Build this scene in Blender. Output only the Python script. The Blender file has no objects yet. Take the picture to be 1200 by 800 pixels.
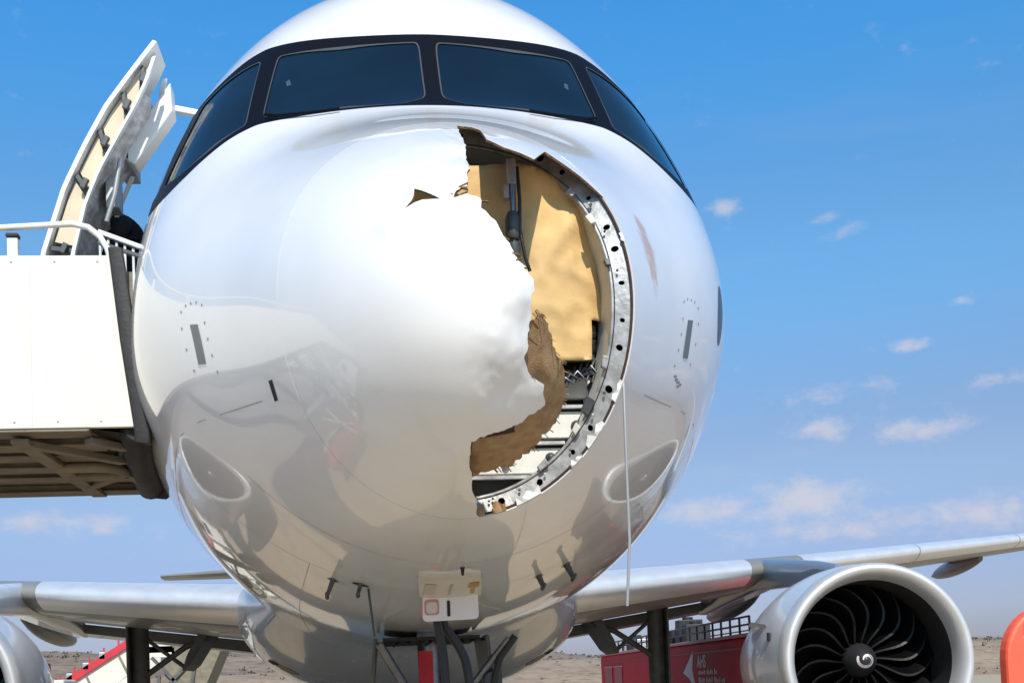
import bpy, math, random
import numpy as np
from mathutils import Vector, Matrix, noise as mnoise
from mathutils.geometry import delaunay_2d_cdt

random.seed(7)
R = math.radians
C = bpy.context.scene.collection
scene = bpy.context.scene

# ------------------------------------------------------------------ camera
CAMX, CAMD, CAMH = -0.35516, 4.00613, 1.54406
PITCH, YAW, ROLL = 0.05, 0.10927, 0.042
def cam_basis():
    cp, sp, cy, sy = math.cos(PITCH), math.sin(PITCH), math.cos(YAW), math.sin(YAW)
    fw = Vector((sy*cp, cy*cp, sp)); r = Vector((cy, -sy, 0)); u = r.cross(fw)
    cr, sr = math.cos(ROLL), math.sin(ROLL)
    return fw, r*cr - u*sr, u*cr + r*sr
FW, RT, UP = cam_basis()
cd = bpy.data.cameras.new('camera'); cam = bpy.data.objects.new('camera', cd); C.objects.link(cam)
m = Matrix((RT, UP, -FW)).transposed().to_4x4(); m.translation = (CAMX, -CAMD, CAMH)
cam.matrix_world = m
cd.sensor_width = 36; cd.lens = 1380.41/1200*36; cd.shift_y = (728.34-400)/1200
cd.clip_start = 0.05; cd.clip_end = 20000
scene.camera = cam
# ------------------------------------------------------------------ light
SUN_EL, SUN_AZ = R(43), R(0)
SUN = Vector((math.sin(SUN_AZ)*math.cos(SUN_EL), -math.cos(SUN_AZ)*math.cos(SUN_EL), math.sin(SUN_EL)))
sl = bpy.data.lights.new('sun', 'SUN'); sl.energy = 4.7; sl.angle = R(0.5); sl.color = (1, .92, .81)
so = bpy.data.objects.new('sun', sl); so.rotation_euler = SUN.to_track_quat('Z', 'Y').to_euler(); so.location = (0, -20, 40)
C.objects.link(so)
vs = scene.view_settings
vs.view_transform = 'Standard'; vs.look = 'None'; vs.exposure = 0.0; vs.gamma = 1; vs.use_curve_mapping = False

def px_dir(x, y):
    d = FW + RT*((x-600)/1380.41) - UP*((y-728.34)/1380.41)
    return d.normalized()

w = bpy.data.worlds.new('World'); scene.world = w; w.use_nodes = True
nt = w.node_tree; nt.nodes.clear()
def N(t, tree=None, **kw):
    n = (tree or nt).nodes.new(t)
    for k, v in kw.items():
        if hasattr(n, k): setattr(n, k, v)
    return n
def L(a, b, tree=None): (tree or nt).links.new(a, b)
def math_node(op, a, b=None, c=None, tree=None, clamp=False):
    n = (tree or nt).nodes.new('ShaderNodeMath'); n.operation = op; n.use_clamp = clamp
    for i, v in enumerate((a, b, c)):
        if v is None: continue
        if isinstance(v, (int, float)): n.inputs[i].default_value = v
        else: (tree or nt).links.new(v, n.inputs[i])
    return n.outputs[0]
sky = N('ShaderNodeTexSky'); sky.sky_type = 'NISHITA'; sky.sun_disc = False
sky.sun_elevation = SUN_EL; sky.sun_rotation = math.pi - SUN_AZ
sky.air_density = 1.0; sky.dust_density = 1.2; sky.ozone_density = 3.0; sky.altitude = 300
hs = N('ShaderNodeHueSaturation'); hs.inputs['Saturation'].default_value = 1.0; hs.inputs['Value'].default_value = 2.0
L(sky.outputs[0], hs.inputs['Color'])
# colour of this day's air by height: hazy grey-blue near the horizon, deep blue above
air = N('ShaderNodeValToRGB'); air.color_ramp.interpolation = 'EASE'
airmix = N('ShaderNodeMix'); airmix.data_type = 'RGBA'; airmix.blend_type = 'MULTIPLY'; airmix.inputs[0].default_value = 1
AIR = [(0,(.6,.6,.85)),(.07,(.69,.67,.90)),(.17,(.92,.90,.97)),(.34,(.86,1.36,1.5)),(.51,(.51,1.55,2.0)),(.75,(.62,1.1,1.35)),(1,(.7,.95,1.1))]
while len(air.color_ramp.elements) < len(AIR): air.color_ramp.elements.new(.5)
for el_, (pos, c_) in zip(air.color_ramp.elements, AIR): el_.position = pos; el_.color = (c_[0]/2, c_[1]/2, c_[2]/2, 1)
tc = N('ShaderNodeTexCoord')
# clouds: soft cumulus puffs low over the horizon, broken up with noise
n1 = N('ShaderNodeTexNoise'); n1.inputs['Scale'].default_value = 34; n1.inputs['Detail'].default_value = 8; n1.inputs['Roughness'].default_value = .64
mp = N('ShaderNodeMapping'); mp.inputs['Scale'].default_value = (1, 1, 1.7); L(tc.outputs['Generated'], mp.inputs[0]); L(mp.outputs[0], n1.inputs[0])
puffs = [(845,596,62,17,1),(945,586,66,27,1.1),(900,600,80,16,1),(1010,616,140,22,.85),(1150,604,110,26,.85),(962,502,40,18,.9),(1075,502,60,18,.9),(1040,506,30,12,.9),
         (1065,405,20,9,.85),(995,270,26,10,.75),(960,257,30,9,.7),(852,243,22,10,.75),(832,244,14,8,.6),(975,460,85,13,.65),(1170,443,60,9,.65),(70,612,105,17,.9),(20,610,50,12,.8),(1015,411,14,7,.55),(1127,352,18,7,.55),
         (-250,600,150,24,1),(1500,560,160,26,1),(-520,520,90,18,.9),(1800,600,200,30,1),(1650,440,70,15,.8)]
tot = None
for (x, y, rx, ry, wt) in puffs:
    d = px_dir(x, y); ur = d.cross(Vector((0, 0, 1))).normalized(); uu = ur.cross(d)
    k = FW.dot(d)
    def dp(v):
        n = N('ShaderNodeVectorMath', operation='DOT_PRODUCT'); L(tc.outputs['Generated'], n.inputs[0]); n.inputs[1].default_value = v; return n.outputs['Value']
    a = dp(ur*(1380.41/rx/k)); b = dp(uu*(1380.41/ry/k)); f = dp(d)
    s = math_node('ADD', math_node('MULTIPLY', a, a), math_node('MULTIPLY', b, b))
    g = math_node('EXPONENT', math_node('MULTIPLY', s, -0.8))
    g = math_node('MULTIPLY', g, math_node('MULTIPLY', math_node('GREATER_THAN', f, 0.0), wt))
    tot = g if tot is None else math_node('MAXIMUM', tot, g)
nz = math_node('MULTIPLY', math_node('SUBTRACT', n1.outputs[0], .5), 2.3)
dens = math_node('ADD', tot, nz)
# thin drifting veil everywhere low in the sky
n2 = N('ShaderNodeTexNoise'); n2.inputs['Scale'].default_value = 4; n2.inputs['Detail'].default_value = 5
mp2 = N('ShaderNodeMapping'); mp2.inputs['Scale'].default_value = (1, 1, 6); L(tc.outputs['Generated'], mp2.inputs[0]); L(mp2.outputs[0], n2.inputs[0])
mr = N('ShaderNodeMapRange'); mr.interpolation_type = 'SMOOTHSTEP'; mr.inputs[1].default_value = .22; mr.inputs[2].default_value = 1.35; L(dens, mr.inputs[0])
mr2 = N('ShaderNodeMapRange'); mr2.interpolation_type = 'SMOOTHSTEP'; mr2.inputs[1].default_value = .52; mr2.inputs[2].default_value = .8; mr2.inputs[4].default_value = .22; L(n2.outputs[0], mr2.inputs[0])
sep = N('ShaderNodeSeparateXYZ'); L(tc.outputs['Generated'], sep.inputs[0])
band = N('ShaderNodeMapRange'); band.inputs[1].default_value = .5; band.inputs[2].default_value = .15; L(sep.outputs[2], band.inputs[0])
veil = math_node('MULTIPLY', mr2.outputs[0], band.outputs[0])
cl = math_node('MAXIMUM', math_node('MULTIPLY', mr.outputs[0], .8), veil)
mix = N('ShaderNodeMix'); mix.data_type = 'RGBA'
L(sep.outputs[2], air.inputs[0]); L(hs.outputs[0], airmix.inputs[6]); L(air.outputs[0], airmix.inputs[7])
L(cl, mix.inputs[0]); L(airmix.outputs[2], mix.inputs[6]); mix.inputs[7].default_value = (5.4, 5.3, 6.0, 1)
bg = N('ShaderNodeBackground'); bg.inputs['Strength'].default_value = 0.122
L(mix.outputs[2], bg.inputs['Color'])
wo = N('ShaderNodeOutputWorld'); L(bg.outputs[0], wo.inputs[0])

# ------------------------------------------------------------------ materials
def mat(name, col, rough=.5, metal=0, var=.0, scale=8, bump=0, bscale=40, coat=0, spec=.5, col2=None, detail=6, emis=None):
    mm = bpy.data.materials.new(name); mm.use_nodes = True; t = mm.node_tree
    b = t.nodes['Principled BSDF']
    b.inputs['Base Color'].default_value = (*col, 1); b.inputs['Roughness'].default_value = rough
    b.inputs['Metallic'].default_value = metal; b.inputs['Coat Weight'].default_value = coat; b.inputs['Coat Roughness'].default_value = .035
    b.inputs['Specular IOR Level'].default_value = spec
    tcn = t.nodes.new('ShaderNodeTexCoord')
    if var or col2:
        nn = t.nodes.new('ShaderNodeTexNoise'); nn.inputs['Scale'].default_value = scale; nn.inputs['Detail'].default_value = detail
        L(tcn.outputs['Object'], nn.inputs[0], t)
        cr = t.nodes.new('ShaderNodeValToRGB')
        c2 = col2 or tuple(min(1, c*(1+var)) for c in col); c1 = tuple(c*(1-var) for c in col) if not col2 else col
        cr.color_ramp.elements[0].position = .32; cr.color_ramp.elements[1].position = .68
        cr.color_ramp.elements[0].color = (*c1, 1); cr.color_ramp.elements[1].color = (*c2, 1)
        L(nn.outputs[0], cr.inputs[0], t); L(cr.outputs[0], b.inputs['Base Color'], t)
        r2 = t.nodes.new('ShaderNodeMapRange'); r2.inputs[3].default_value = rough*.8; r2.inputs[4].default_value = min(1, rough*1.25)
        L(nn.outputs[0], r2.inputs[0], t); L(r2.outputs[0], b.inputs['Roughness'], t)
    if bump:
        nb = t.nodes.new('ShaderNodeTexNoise'); nb.inputs['Scale'].default_value = bscale; nb.inputs['Detail'].default_value = 4
        L(tcn.outputs['Object'], nb.inputs[0], t)
        bp = t.nodes.new('ShaderNodeBump'); bp.inputs['Strength'].default_value = bump; bp.inputs['Distance'].default_value = .02
        L(nb.outputs[0], bp.inputs['Height'], t); L(bp.outputs[0], b.inputs['Normal'], t)
    return mm
M = {}
M['paint'] = mat('white_paint', (.80,.80,.80), .34, var=.025, scale=3, coat=1.0)
M['radome_paint'] = mat('radome_paint', (.81,.81,.80), .36, var=.02, scale=3, coat=.85)
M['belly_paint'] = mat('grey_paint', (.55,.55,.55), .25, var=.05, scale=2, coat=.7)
M['wing_paint'] = mat('wing_grey', (.21,.21,.19), .4, var=.08, scale=1.5, coat=.15)
M['slat'] = mat('bare_aluminium', (.86,.86,.86), .38, .6, var=.03, scale=4)
M['lip'] = mat('inlet_lip_metal', (.66,.66,.65), .42, .5, var=.03, scale=5)
M['nacelle'] = mat('nacelle_paint', (.60,.61,.63), .32, var=.06, scale=2, coat=.5)
M['black'] = mat('window_surround_black', (.004,.004,.007), .45, spec=.12)
M['glass'] = mat('cockpit_glass', (.004,.014,.028), .08, var=.2, scale=2, spec=.22)
M['seal'] = mat('window_seal', (.06,.065,.07), .5)
M['edge'] = mat('laminate_brown', (.20,.105,.045), .85, var=.35, scale=25, bump=.5, bscale=120)
M['core'] = mat('honeycomb_core', (.30,.17,.07), .85, var=.4, scale=22, bump=.3, bscale=150, col2=(.42,.29,.16))
M['maroon'] = mat('maroon_seal_and_shadow', (.05,.022,.018), .8, var=.3, scale=20)  # sealing strip, and shade painted in the gap behind the torn skin
M['tan'] = mat('insulation_tan', (.64,.43,.185), .75, var=.10, scale=5, bump=.2, bscale=14)
M['flange'] = mat('flange_metal', (.36,.365,.365), .45, .3, var=.32, scale=14, bump=.15)
M['bulk'] = mat('bulkhead_paint', (.62,.62,.57), .5, var=.08, scale=12)
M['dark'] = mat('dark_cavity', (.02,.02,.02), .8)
M['darkgrey'] = mat('dark_grey_metal', (.07,.075,.08), .5, .3, var=.2, scale=10)
M['steel'] = mat('steel_strut', (.22,.23,.25), .35, .8, var=.15, scale=15)
M['gear'] = mat('gear_grey', (.10,.105,.095), .55, .1, var=.25, scale=6)
M['rubber'] = mat('black_rubber', (.018,.017,.017), .6, var=.3, scale=9, bump=.2, bscale=20)
M['cream'] = mat('stair_panel_white', (.70,.67,.58), .5, var=.05, scale=2, bump=.04, bscale=6)
M['stairframe'] = mat('stair_frame_olive', (.20,.175,.125), .6, var=.22, scale=6, bump=.2)
M['galv'] = mat('galvanised_steel', (.42,.43,.43), .45, .6, var=.1, scale=10)
M['white'] = mat('white_metal', (.75,.75,.72), .4, var=.03)
M['lining'] = mat('door_lining_tan', (.66,.56,.41), .7, var=.08, scale=8)
M['foil'] = mat('insulation_foil', (.50,.49,.47), .45, .2, var=.3, scale=20, bump=.9, bscale=18)
M['red'] = mat('truck_red', (.55,.026,.048), .6, var=.08, scale=2, spec=.15)
M['redrail'] = mat('rail_red', (.52,.03,.045), .45, var=.12, scale=4)
M['orange'] = mat('barrier_orange', (.92,.11,.055), .5, var=.05, scale=4)
M['orangedark'] = mat('barrier_hole', (.16,.008,.012), .7)
M['cloth'] = mat('black_cotton', (.010,.010,.014), .9, var=.2, scale=20)
M['skin'] = mat('skin', (.30,.16,.10), .55, var=.06, scale=20)
M['hair'] = mat('dark_hair', (.015,.010,.008), .6)
M['fan'] = mat('fan_blade_black', (.0025,.0025,.003), .5, spec=.04)
M['fanedge'] = mat('blade_edge_titanium', (.012,.012,.012), .45, .4)
M['fanduct'] = mat('fan_duct_dark', (.022,.022,.022), .6)
M['spinner'] = mat('spinner_black', (.022,.022,.025), .45)
M['placard'] = mat('placard_white', (.74,.75,.77), .4, var=.03)
M['placard2'] = mat('placard_beige', (.60,.58,.52), .5, var=.05)
M['pink'] = mat('placard_pink', (.55,.25,.27), .5)
M['gold'] = mat('symbol_gold', (.42,.25,.05), .5)
M['text'] = mat('text_white', (.75,.68,.68), .6)
M['port'] = mat('static_plate_grey', (.16,.17,.18), .4, .3)
M['mark'] = mat('stencil_grey', (.28,.29,.31), .6)
M['strip'] = mat('dangling_strip', (.34,.35,.36), .4, .3)
M['cable'] = mat('cable_black', (.02,.02,.023), .5)
M['redcloth'] = mat('streamer_red', (.42,.02,.03), .8, var=.1)
M['win'] = mat('vehicle_glass', (.02,.025,.03), .08, coat=1)
M['seal2'] = mat('seam_filler', (.60,.60,.60), .5)
M['bush'] = mat('shrub_green', (.055,.06,.03), .8, var=.3, scale=3)
M['house'] = mat('far_house_wall', (.36,.30,.24), .8, var=.05)
M['roof'] = mat('far_house_roof', (.14,.09,.07), .8)

def ground_mat(name, c1, c2, c3, s1, s2, bump):
    mm = bpy.data.materials.new(name); mm.use_nodes = True; t = mm.node_tree; b = t.nodes['Principled BSDF']; b.inputs['Roughness'].default_value = .9
    tcn = t.nodes.new('ShaderNodeTexCoord')
    def nz(s, d=8):
        n = t.nodes.new('ShaderNodeTexNoise'); n.inputs['Scale'].default_value = s; n.inputs['Detail'].default_value = d; L(tcn.outputs['Object'], n.inputs[0], t); return n.outputs[0]
    a, bb = nz(s1), nz(s2)
    r1 = t.nodes.new('ShaderNodeValToRGB'); r1.color_ramp.elements[0].position = .35; r1.color_ramp.elements[1].position = .65
    r1.color_ramp.elements[0].color = (*c1, 1); r1.color_ramp.elements[1].color = (*c2, 1); L(a, r1.inputs[0], t)
    mx = t.nodes.new('ShaderNodeMix'); mx.data_type = 'RGBA'; r2 = t.nodes.new('ShaderNodeMapRange'); r2.inputs[1].default_value = .45; r2.inputs[2].default_value = .7; L(bb, r2.inputs[0], t)
    L(r2.outputs[0], mx.inputs[0], t); L(r1.outputs[0], mx.inputs[6], t); mx.inputs[7].default_value = (*c3, 1); L(mx.outputs[2], b.inputs['Base Color'], t)
    bp = t.nodes.new('ShaderNodeBump'); bp.inputs['Strength'].default_value = bump; L(bb, bp.inputs['Height'], t); L(bp.outputs[0], b.inputs['Normal'], t)
    return mm
M['apron'] = ground_mat('apron_concrete', (.38,.305,.21), (.43,.35,.25), (.33,.265,.175), .15, 1.3, .1)
M['hill'] = ground_mat('dry_hill_earth', (.20,.135,.095), (.28,.20,.14), (.11,.095,.065), .035, .22, 1.)
M['dirt'] = ground_mat('pale_dry_ground', (.28,.195,.125), (.37,.27,.18), (.17,.125,.085), .09, .7, 1.)

# paint: rust coloured stain and a few scuffs on the nose (marks with a shape of their own)
def stain(mm, pts, col):
    t = mm.node_tree; b = t.nodes['Principled BSDF']
    src = b.inputs['Base Color'].links[0].from_socket
    ge = t.nodes.new('ShaderNodeNewGeometry'); nn = t.nodes.new('ShaderNodeTexNoise'); nn.inputs['Scale'].default_value = 22; nn.inputs['Detail'].default_value = 5
    L(ge.outputs['Position'], nn.inputs[0], t)
    fac = None
    for (p, rx, rz) in pts:
        v = t.nodes.new('ShaderNodeVectorMath'); v.operation = 'SUBTRACT'; L(ge.outputs['Position'], v.inputs[0], t); v.inputs[1].default_value = p
        v2 = t.nodes.new('ShaderNodeVectorMath'); v2.operation = 'MULTIPLY'; L(v.outputs[0], v2.inputs[0], t); v2.inputs[1].default_value = (1/rx, 1/rx, 1/rz)
        ln = t.nodes.new('ShaderNodeVectorMath'); ln.operation = 'LENGTH'; L(v2.outputs[0], ln.inputs[0], t)
        g = math_node('EXPONENT', math_node('MULTIPLY', math_node('MULTIPLY', ln.outputs['Value'], ln.outputs['Value'], tree=t), -1.0, tree=t), tree=t)
        fac = g if fac is None else math_node('MAXIMUM', fac, g, tree=t)
    r = t.nodes.new('ShaderNodeMapRange'); r.interpolation_type = 'SMOOTHSTEP'; r.inputs[1].default_value = .12; r.inputs[2].default_value = .62; r.inputs[4].default_value = .8
    L(math_node('ADD', math_node('MULTIPLY', fac, .75, tree=t), math_node('MULTIPLY', math_node('SUBTRACT', nn.outputs[0], .5, tree=t), math_node('MULTIPLY', fac, 1.6, tree=t), tree=t), tree=t), r.inputs[0], t)
    mx = t.nodes.new('ShaderNodeMix'); mx.data_type = 'RGBA'; L(r.outputs[0], mx.inputs[0], t); L(src, mx.inputs[6], t); mx.inputs[7].default_value = (*col, 1)
    L(mx.outputs[2], b.inputs['Base Color'], t)
stain(M['paint'], [((.875,1.0,3.43), .075, .13), ((.89,.98,3.31), .05, .10), ((.855,1.04,3.54), .05, .07)], (.62,.31,.09))

# ------------------------------------------------------------------ object helpers
def link(o, parent=None, loc=None):
    C.objects.link(o)
    if parent is not None:
        o.parent = parent
        p = parent; off = Vector((0, 0, 0))
        while p is not None: off += p.location; p = p.parent
        o.location = -off
    return o
def tag(o, label=None, cat=None, group=None, kind=None):
    if label: o['label'] = label
    if cat: o['category'] = cat
    if group: o['group'] = group
    if kind: o['kind'] = kind
    return o
def thing(name, label, cat, loc=(0, 0, 0), group=None):
    o = bpy.data.objects.new(name, None); o.location = loc; o.empty_display_size = .2; C.objects.link(o)
    return tag(o, label, cat, group)
class MB:
    def __init__(s): s.v = []; s.f = []; s.mi = []; s.sm = []
    def add(s, vs, fs, mi=0, sm=False):
        o = len(s.v); s.v += [tuple(map(float, p)) for p in vs]
        for f in fs: s.f.append([o+i for i in f]); s.mi.append(mi); s.sm.append(sm)
        return s
    def box(s, a, b, mi=0):
        x0,y0,z0 = a; x1,y1,z1 = b
        vs = [(x0,y0,z0),(x1,y0,z0),(x1,y1,z0),(x0,y1,z0),(x0,y0,z1),(x1,y0,z1),(x1,y1,z1),(x0,y1,z1)]
        return s.add(vs, [(3,2,1,0),(4,5,6,7),(0,1,5,4),(1,2,6,5),(2,3,7,6),(3,0,4,7)], mi)
    def bar(s, p, q, wd, ht, up=(0,0,1), mi=0):
        p, q = Vector(p), Vector(q); d = (q-p).normalized(); up = Vector(up)
        if abs(d.dot(up)) > .98: up = Vector((1,0,0))
        r = d.cross(up).normalized()*wd/2; u = r.cross(d).normalized()*ht/2
        vs = [p-r-u, p+r-u, p+r+u, p-r+u, q-r-u, q+r-u, q+r+u, q-r+u]
        return s.add(vs, [(0,3,2,1),(4,5,6,7),(0,1,5,4),(1,2,6,5),(2,3,7,6),(3,0,4,7)][::1], mi)
    def tube(s, path, r, n=10, mi=0, caps=True):
        path = [Vector(p) for p in path]; k = len(path); rs = r if hasattr(r, '__len__') else [r]*k
        vs = []; a = None
        for i, p in enumerate(path):
            d = (path[min(i+1, k-1)] - path[max(i-1, 0)]).normalized()
            if a is None:
                a = d.cross(Vector((0,0,1)));  a = a if a.length > .1 else d.cross(Vector((1,0,0)))
            a = (a - d*a.dot(d)).normalized(); b = d.cross(a)
            for j in range(n):
                t = 2*math.pi*j/n; vs.append(p + (a*math.cos(t) + b*math.sin(t))*rs[i])
        fs = [(i*n+j, i*n+(j+1)%n, (i+1)*n+(j+1)%n, (i+1)*n+j) for i in range(k-1) for j in range(n)]
        s.add(vs, fs, mi, True)
        if caps: s.add([vs[j] for j in range(n)], [tuple(range(n))[::-1]], mi); s.add([vs[(k-1)*n+j] for j in range(n)], [tuple(range(n))], mi)
        return s
    def loft(s, rings, mi=0, close=True, caps=(False, False), sm=True):
        n = len(rings[0]); k = len(rings); vs = [p for r in rings for p in r]
        m_ = n if close else n-1
        s.add(vs, [(i*n+j, i*n+(j+1)%n, (i+1)*n+(j+1)%n, (i+1)*n+j) for i in range(k-1) for j in range(m_)], mi, sm)
        if caps[0]: s.add(rings[0], [tuple(range(n))[::-1]], mi)
        if caps[1]: s.add(rings[-1], [tuple(range(n))], mi)
        return s
    def lathe(s, prof, c, axis='Y', n=48, mi=0):
        # prof: (radius, along)
        rings = []
        for (r, h) in prof:
            ring = []
            for j in range(n):
                t = 2*math.pi*j/n
                if axis == 'Y': ring.append((c[0]+r*math.cos(t), c[1]+h, c[2]+r*math.sin(t)))
                elif axis == 'X': ring.append((c[0]+h, c[1]+r*math.cos(t), c[2]+r*math.sin(t)))
                else: ring.append((c[0]+r*math.cos(t), c[1]+r*math.sin(t), c[2]+h))
            rings.append(ring)
        return s.loft(rings, mi)
    def prism(s, poly, d, mi=0):
        poly = [Vector(p) for p in poly]; d = Vector(d); n = len(poly)
        vs = poly + [p+d for p in poly]
        return s.add(vs, [tuple(range(n))[::-1], tuple(range(n, 2*n))] + [(i, (i+1)%n, n+(i+1)%n, n+i) for i in range(n)], mi)
    def build(s, name, mats, parent=None, bevel=0, label=None, fix=True):
        me = bpy.data.meshes.new(name); me.from_pydata(s.v, [], s.f)
        for mm in (mats if isinstance(mats, (list, tuple)) else [mats]): me.materials.append(mm)
        me.polygons.foreach_set('material_index', s.mi); me.polygons.foreach_set('use_smooth', s.sm)
        if fix:
            import bmesh
            bm = bmesh.new(); bm.from_mesh(me); bmesh.ops.recalc_face_normals(bm, faces=bm.faces); bm.to_mesh(me); bm.free()
        me.update()
        o = bpy.data.objects.new(name, me); link(o, parent)
        if bevel:
            b = o.modifiers.new('bevel', 'BEVEL'); b.width = bevel; b.segments = 2; b.limit_method = 'ANGLE'; b.angle_limit = R(50)
        if label: o['label'] = label
        return o
def dup(o, parent, loc=None, rot=None):
    c = o.copy(); C.objects.link(c); c.parent = parent
    if loc is not None: c.location = loc
    if rot is not None: c.rotation_euler = rot
    return c
# ------------------------------------------------------------------ nose surface (stations from the tip, metres)
ST_Y=np.array([0,.08,.3,.7,1.2,1.75,2.15,2.6,3.2,4,5,6,8])
ST_W=np.array([0.0, 0.24, 0.46, 0.725, 1.005, 1.355, 1.563, 1.678, 1.8, 1.924, 2.039, 2.097, 2.142])
ST_T=np.array([-0.93, -0.66, -0.42, -0.12, 0.18, 0.488, 0.932, 1.569, 2.061, 2.15, 2.151, 2.152, 2.152])
ST_B=np.array([-0.93, -1.22, -1.43, -1.61, -1.735, -1.80, -1.83, -1.868, -1.917, -1.964, -1.985, -2.006, -2.051])
ST_C=np.array([-0.93, -0.94, -0.90, -0.80, -0.64, -0.468, -0.387, -0.382, -0.39, -0.346, -0.294, -0.225, -0.149])
ST_N=np.array([2.0, 2.035, 2.026, 2.016, 2.023, 2.03, 2.018, 1.99, 1.98, 1.947, 1.934, 1.934, 1.954])
ST_M=np.array([2.0, 2.0, 2.0, 1.96, 1.92, 1.88, 1.86, 1.88, 1.93, 2.0, 2.05, 2.08, 2.1])
ZC=3.92
SK=np.sqrt(ST_Y)
def pchip(x,y,xi):
    h=np.diff(x);d=np.diff(y)/h
    m=np.zeros_like(y)
    for i in range(1,len(x)-1):
        if d[i-1]*d[i]>0:
            w1=2*h[i]+h[i-1];w2=h[i]+2*h[i-1]
            m[i]=(w1+w2)/(w1/d[i-1]+w2/d[i])
    m[0]=d[0];m[-1]=0
    i=np.clip(np.searchsorted(x,xi)-1,0,len(x)-2)
    t=(xi-x[i])/h[i];H=h[i]
    return (2*t**3-3*t**2+1)*y[i]+(t**3-2*t**2+t)*H*m[i]+(-2*t**3+3*t**2)*y[i+1]+(t**3-t**2)*H*m[i+1]
ds=.01
sg=np.arange(-60,344)*ds
def table(y,odd):
    a=np.abs(sg);v=pchip(SK,np.asarray(y,float),np.minimum(a,SK[-1]))
    if odd: v=np.where(sg<0,2*y[0]-v,v)
    k=np.exp(-.5*(np.arange(-30,31)*ds/.075)**2);k/=k.sum()
    v=np.convolve(np.pad(v,30,mode='edge'),k,'valid')
    return v
TB=[table(ST_W,1),table(ST_T,1),table(ST_B,1),table(ST_C,0),table(ST_N,0),table(ST_M,0)]
def prof(Y):
    s=np.sqrt(np.maximum(Y,0))
    return [np.interp(s,sg,t) for t in TB]
def surf(Y,th):
    Y=np.asarray(Y,float);th=np.asarray(th,float)
    w,t,b,c,n,m=prof(Y)
    sn=np.sin(th);co=np.cos(th)
    e=2/np.where(sn>0,n,m)
    sx=np.sign(co)*np.abs(co)**e; sz=np.abs(sn)**e
    return np.stack([w*sx,Y+0*th,np.where(sn>0,c+(t-c)*sz,c-(c-b)*sz)+ZC],-1)
EDGE = [(0.0321, 0.9198), (0.0333, 0.7638), (0.0355, 0.677), (0.0258, 0.5908), (0.0252, 0.4811), (0.0108, 0.4123), (0.0, 0.349), (-0.0213, 0.3483), (-0.0323, 0.3359), (-0.0546, 0.3096), (-0.0592, 0.2911), (-0.0439, 0.2938), (-0.0317, 0.3011), (-0.0135, 0.3083), (0.0207, 0.2963), (0.0534, 0.2746), (0.0477, 0.2345), (0.0931, 0.1952), (0.1131, 0.1775), (0.1225, 0.1567), (0.1306, 0.1262), (0.1506, 0.1115), (0.1821, 0.0645), (0.1953, 0.038), (0.2323, 0.0244), (0.2156, 0.017), (0.2451, -0.0021), (0.2616, -0.0206), (0.275, -0.051), (0.2503, -0.0789), (0.2566, -0.1252), (0.2631, -0.1612), (0.2465, -0.2219), (0.2442, -0.2573), (0.2187, -0.301), (0.2429, -0.3405), (0.2798, -0.3851), (0.2564, -0.3662), (0.3177, -0.3923), (0.314, -0.4244), (0.3326, -0.475), (0.2051, -0.5485), (0.1317, -0.5706), (0.0772, -0.5863), (0.0, -0.6087), (-0.006, -0.6895), (0.0129, -0.7413), (0.0217, -0.8277), (0.0534, -0.8726), (0.067, -0.9584), (0.1133, -0.9947)]
REM = [(0.7854, 0.4908), (0.7347, 0.505), (0.6087, 0.6194), (0.4948, 0.7066), (0.4437, 0.7532), (0.3594, 0.6353), (0.291, 0.6694), (0.2177, 0.6906), (0.1448, 0.7448), (0.1386, 0.8748), (0.1035, 0.9087)]
CORE = [(0.3346, -0.149), (0.3627, -0.1249), (0.4047, -0.176), (0.4526, -0.2828), (0.4931, -0.3264), (0.5179, -0.4194), (0.4978, -0.5338), (0.446, -0.6138), (0.3576, -0.7018), (0.2725, -0.7696), (0.2368, -0.7995), (0.1893, -0.7883), (0.1367, -0.8167), (0.0654, -0.8312), (0.0, -0.8453)]
SLIT = [(-0.2308, 0.3488), (-0.2065, 0.3369), (-0.1506, 0.302), (-0.2081, 0.3085), (-0.2335, 0.3043), (-0.267, 0.2913), (-0.2433, 0.3114), (-0.2357, 0.3244)]
def PUV(u, v):
    u = np.asarray(u, float); v = np.asarray(v, float)
    return surf(u*u+v*v, np.arctan2(v, u))
def NUV(u, v, f=None):
    f = f or PUV; h = 1e-2
    a = f(u+h, v)-f(u-h, v); b = f(u, v+h)-f(u, v-h)
    n = np.cross(a, b); n = n/np.maximum(np.linalg.norm(n, axis=-1, keepdims=True), 1e-12)
    c = f(u, v)-np.array([0, 2.5, 3.4]); c[..., 1] = np.minimum(c[..., 1], 0)
    return n*np.where((n*c).sum(-1, keepdims=True) < 0, -1, 1)
def yt(lst, mirror=False):            # station, degrees -> uv
    out = []
    for (Y, d) in lst:
        if mirror: d = 180-d
        s = math.sqrt(Y); out.append((s*math.cos(R(d)), s*math.sin(R(d))))
    return out[::-1] if mirror else out
def dens(poly, step):
    out = []
    for i, p in enumerate(poly):
        q = poly[(i+1) % len(poly)]; n = max(1, int(math.ceil(math.dist(p, q)/step)))
        out += [(p[0]+(q[0]-p[0])*k/n, p[1]+(q[1]-p[1])*k/n) for k in range(n)]
    return out
def rnd(poly, r, n=4):                # round the corners of a polygon
    out = []
    for i, p in enumerate(poly):
        a = Vector(poly[i-1]); b = Vector(p); c = Vector(poly[(i+1) % len(poly)])
        ra = min(r, (a-b).length*.4, (c-b).length*.4)
        p0 = b+(a-b).normalized()*ra; p1 = b+(c-b).normalized()*ra
        for k in range(n+1):
            t = k/n; q = p0*(1-t)**2+b*2*t*(1-t)+p1*t*t; out.append((q.x, q.y))
    return out
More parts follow.
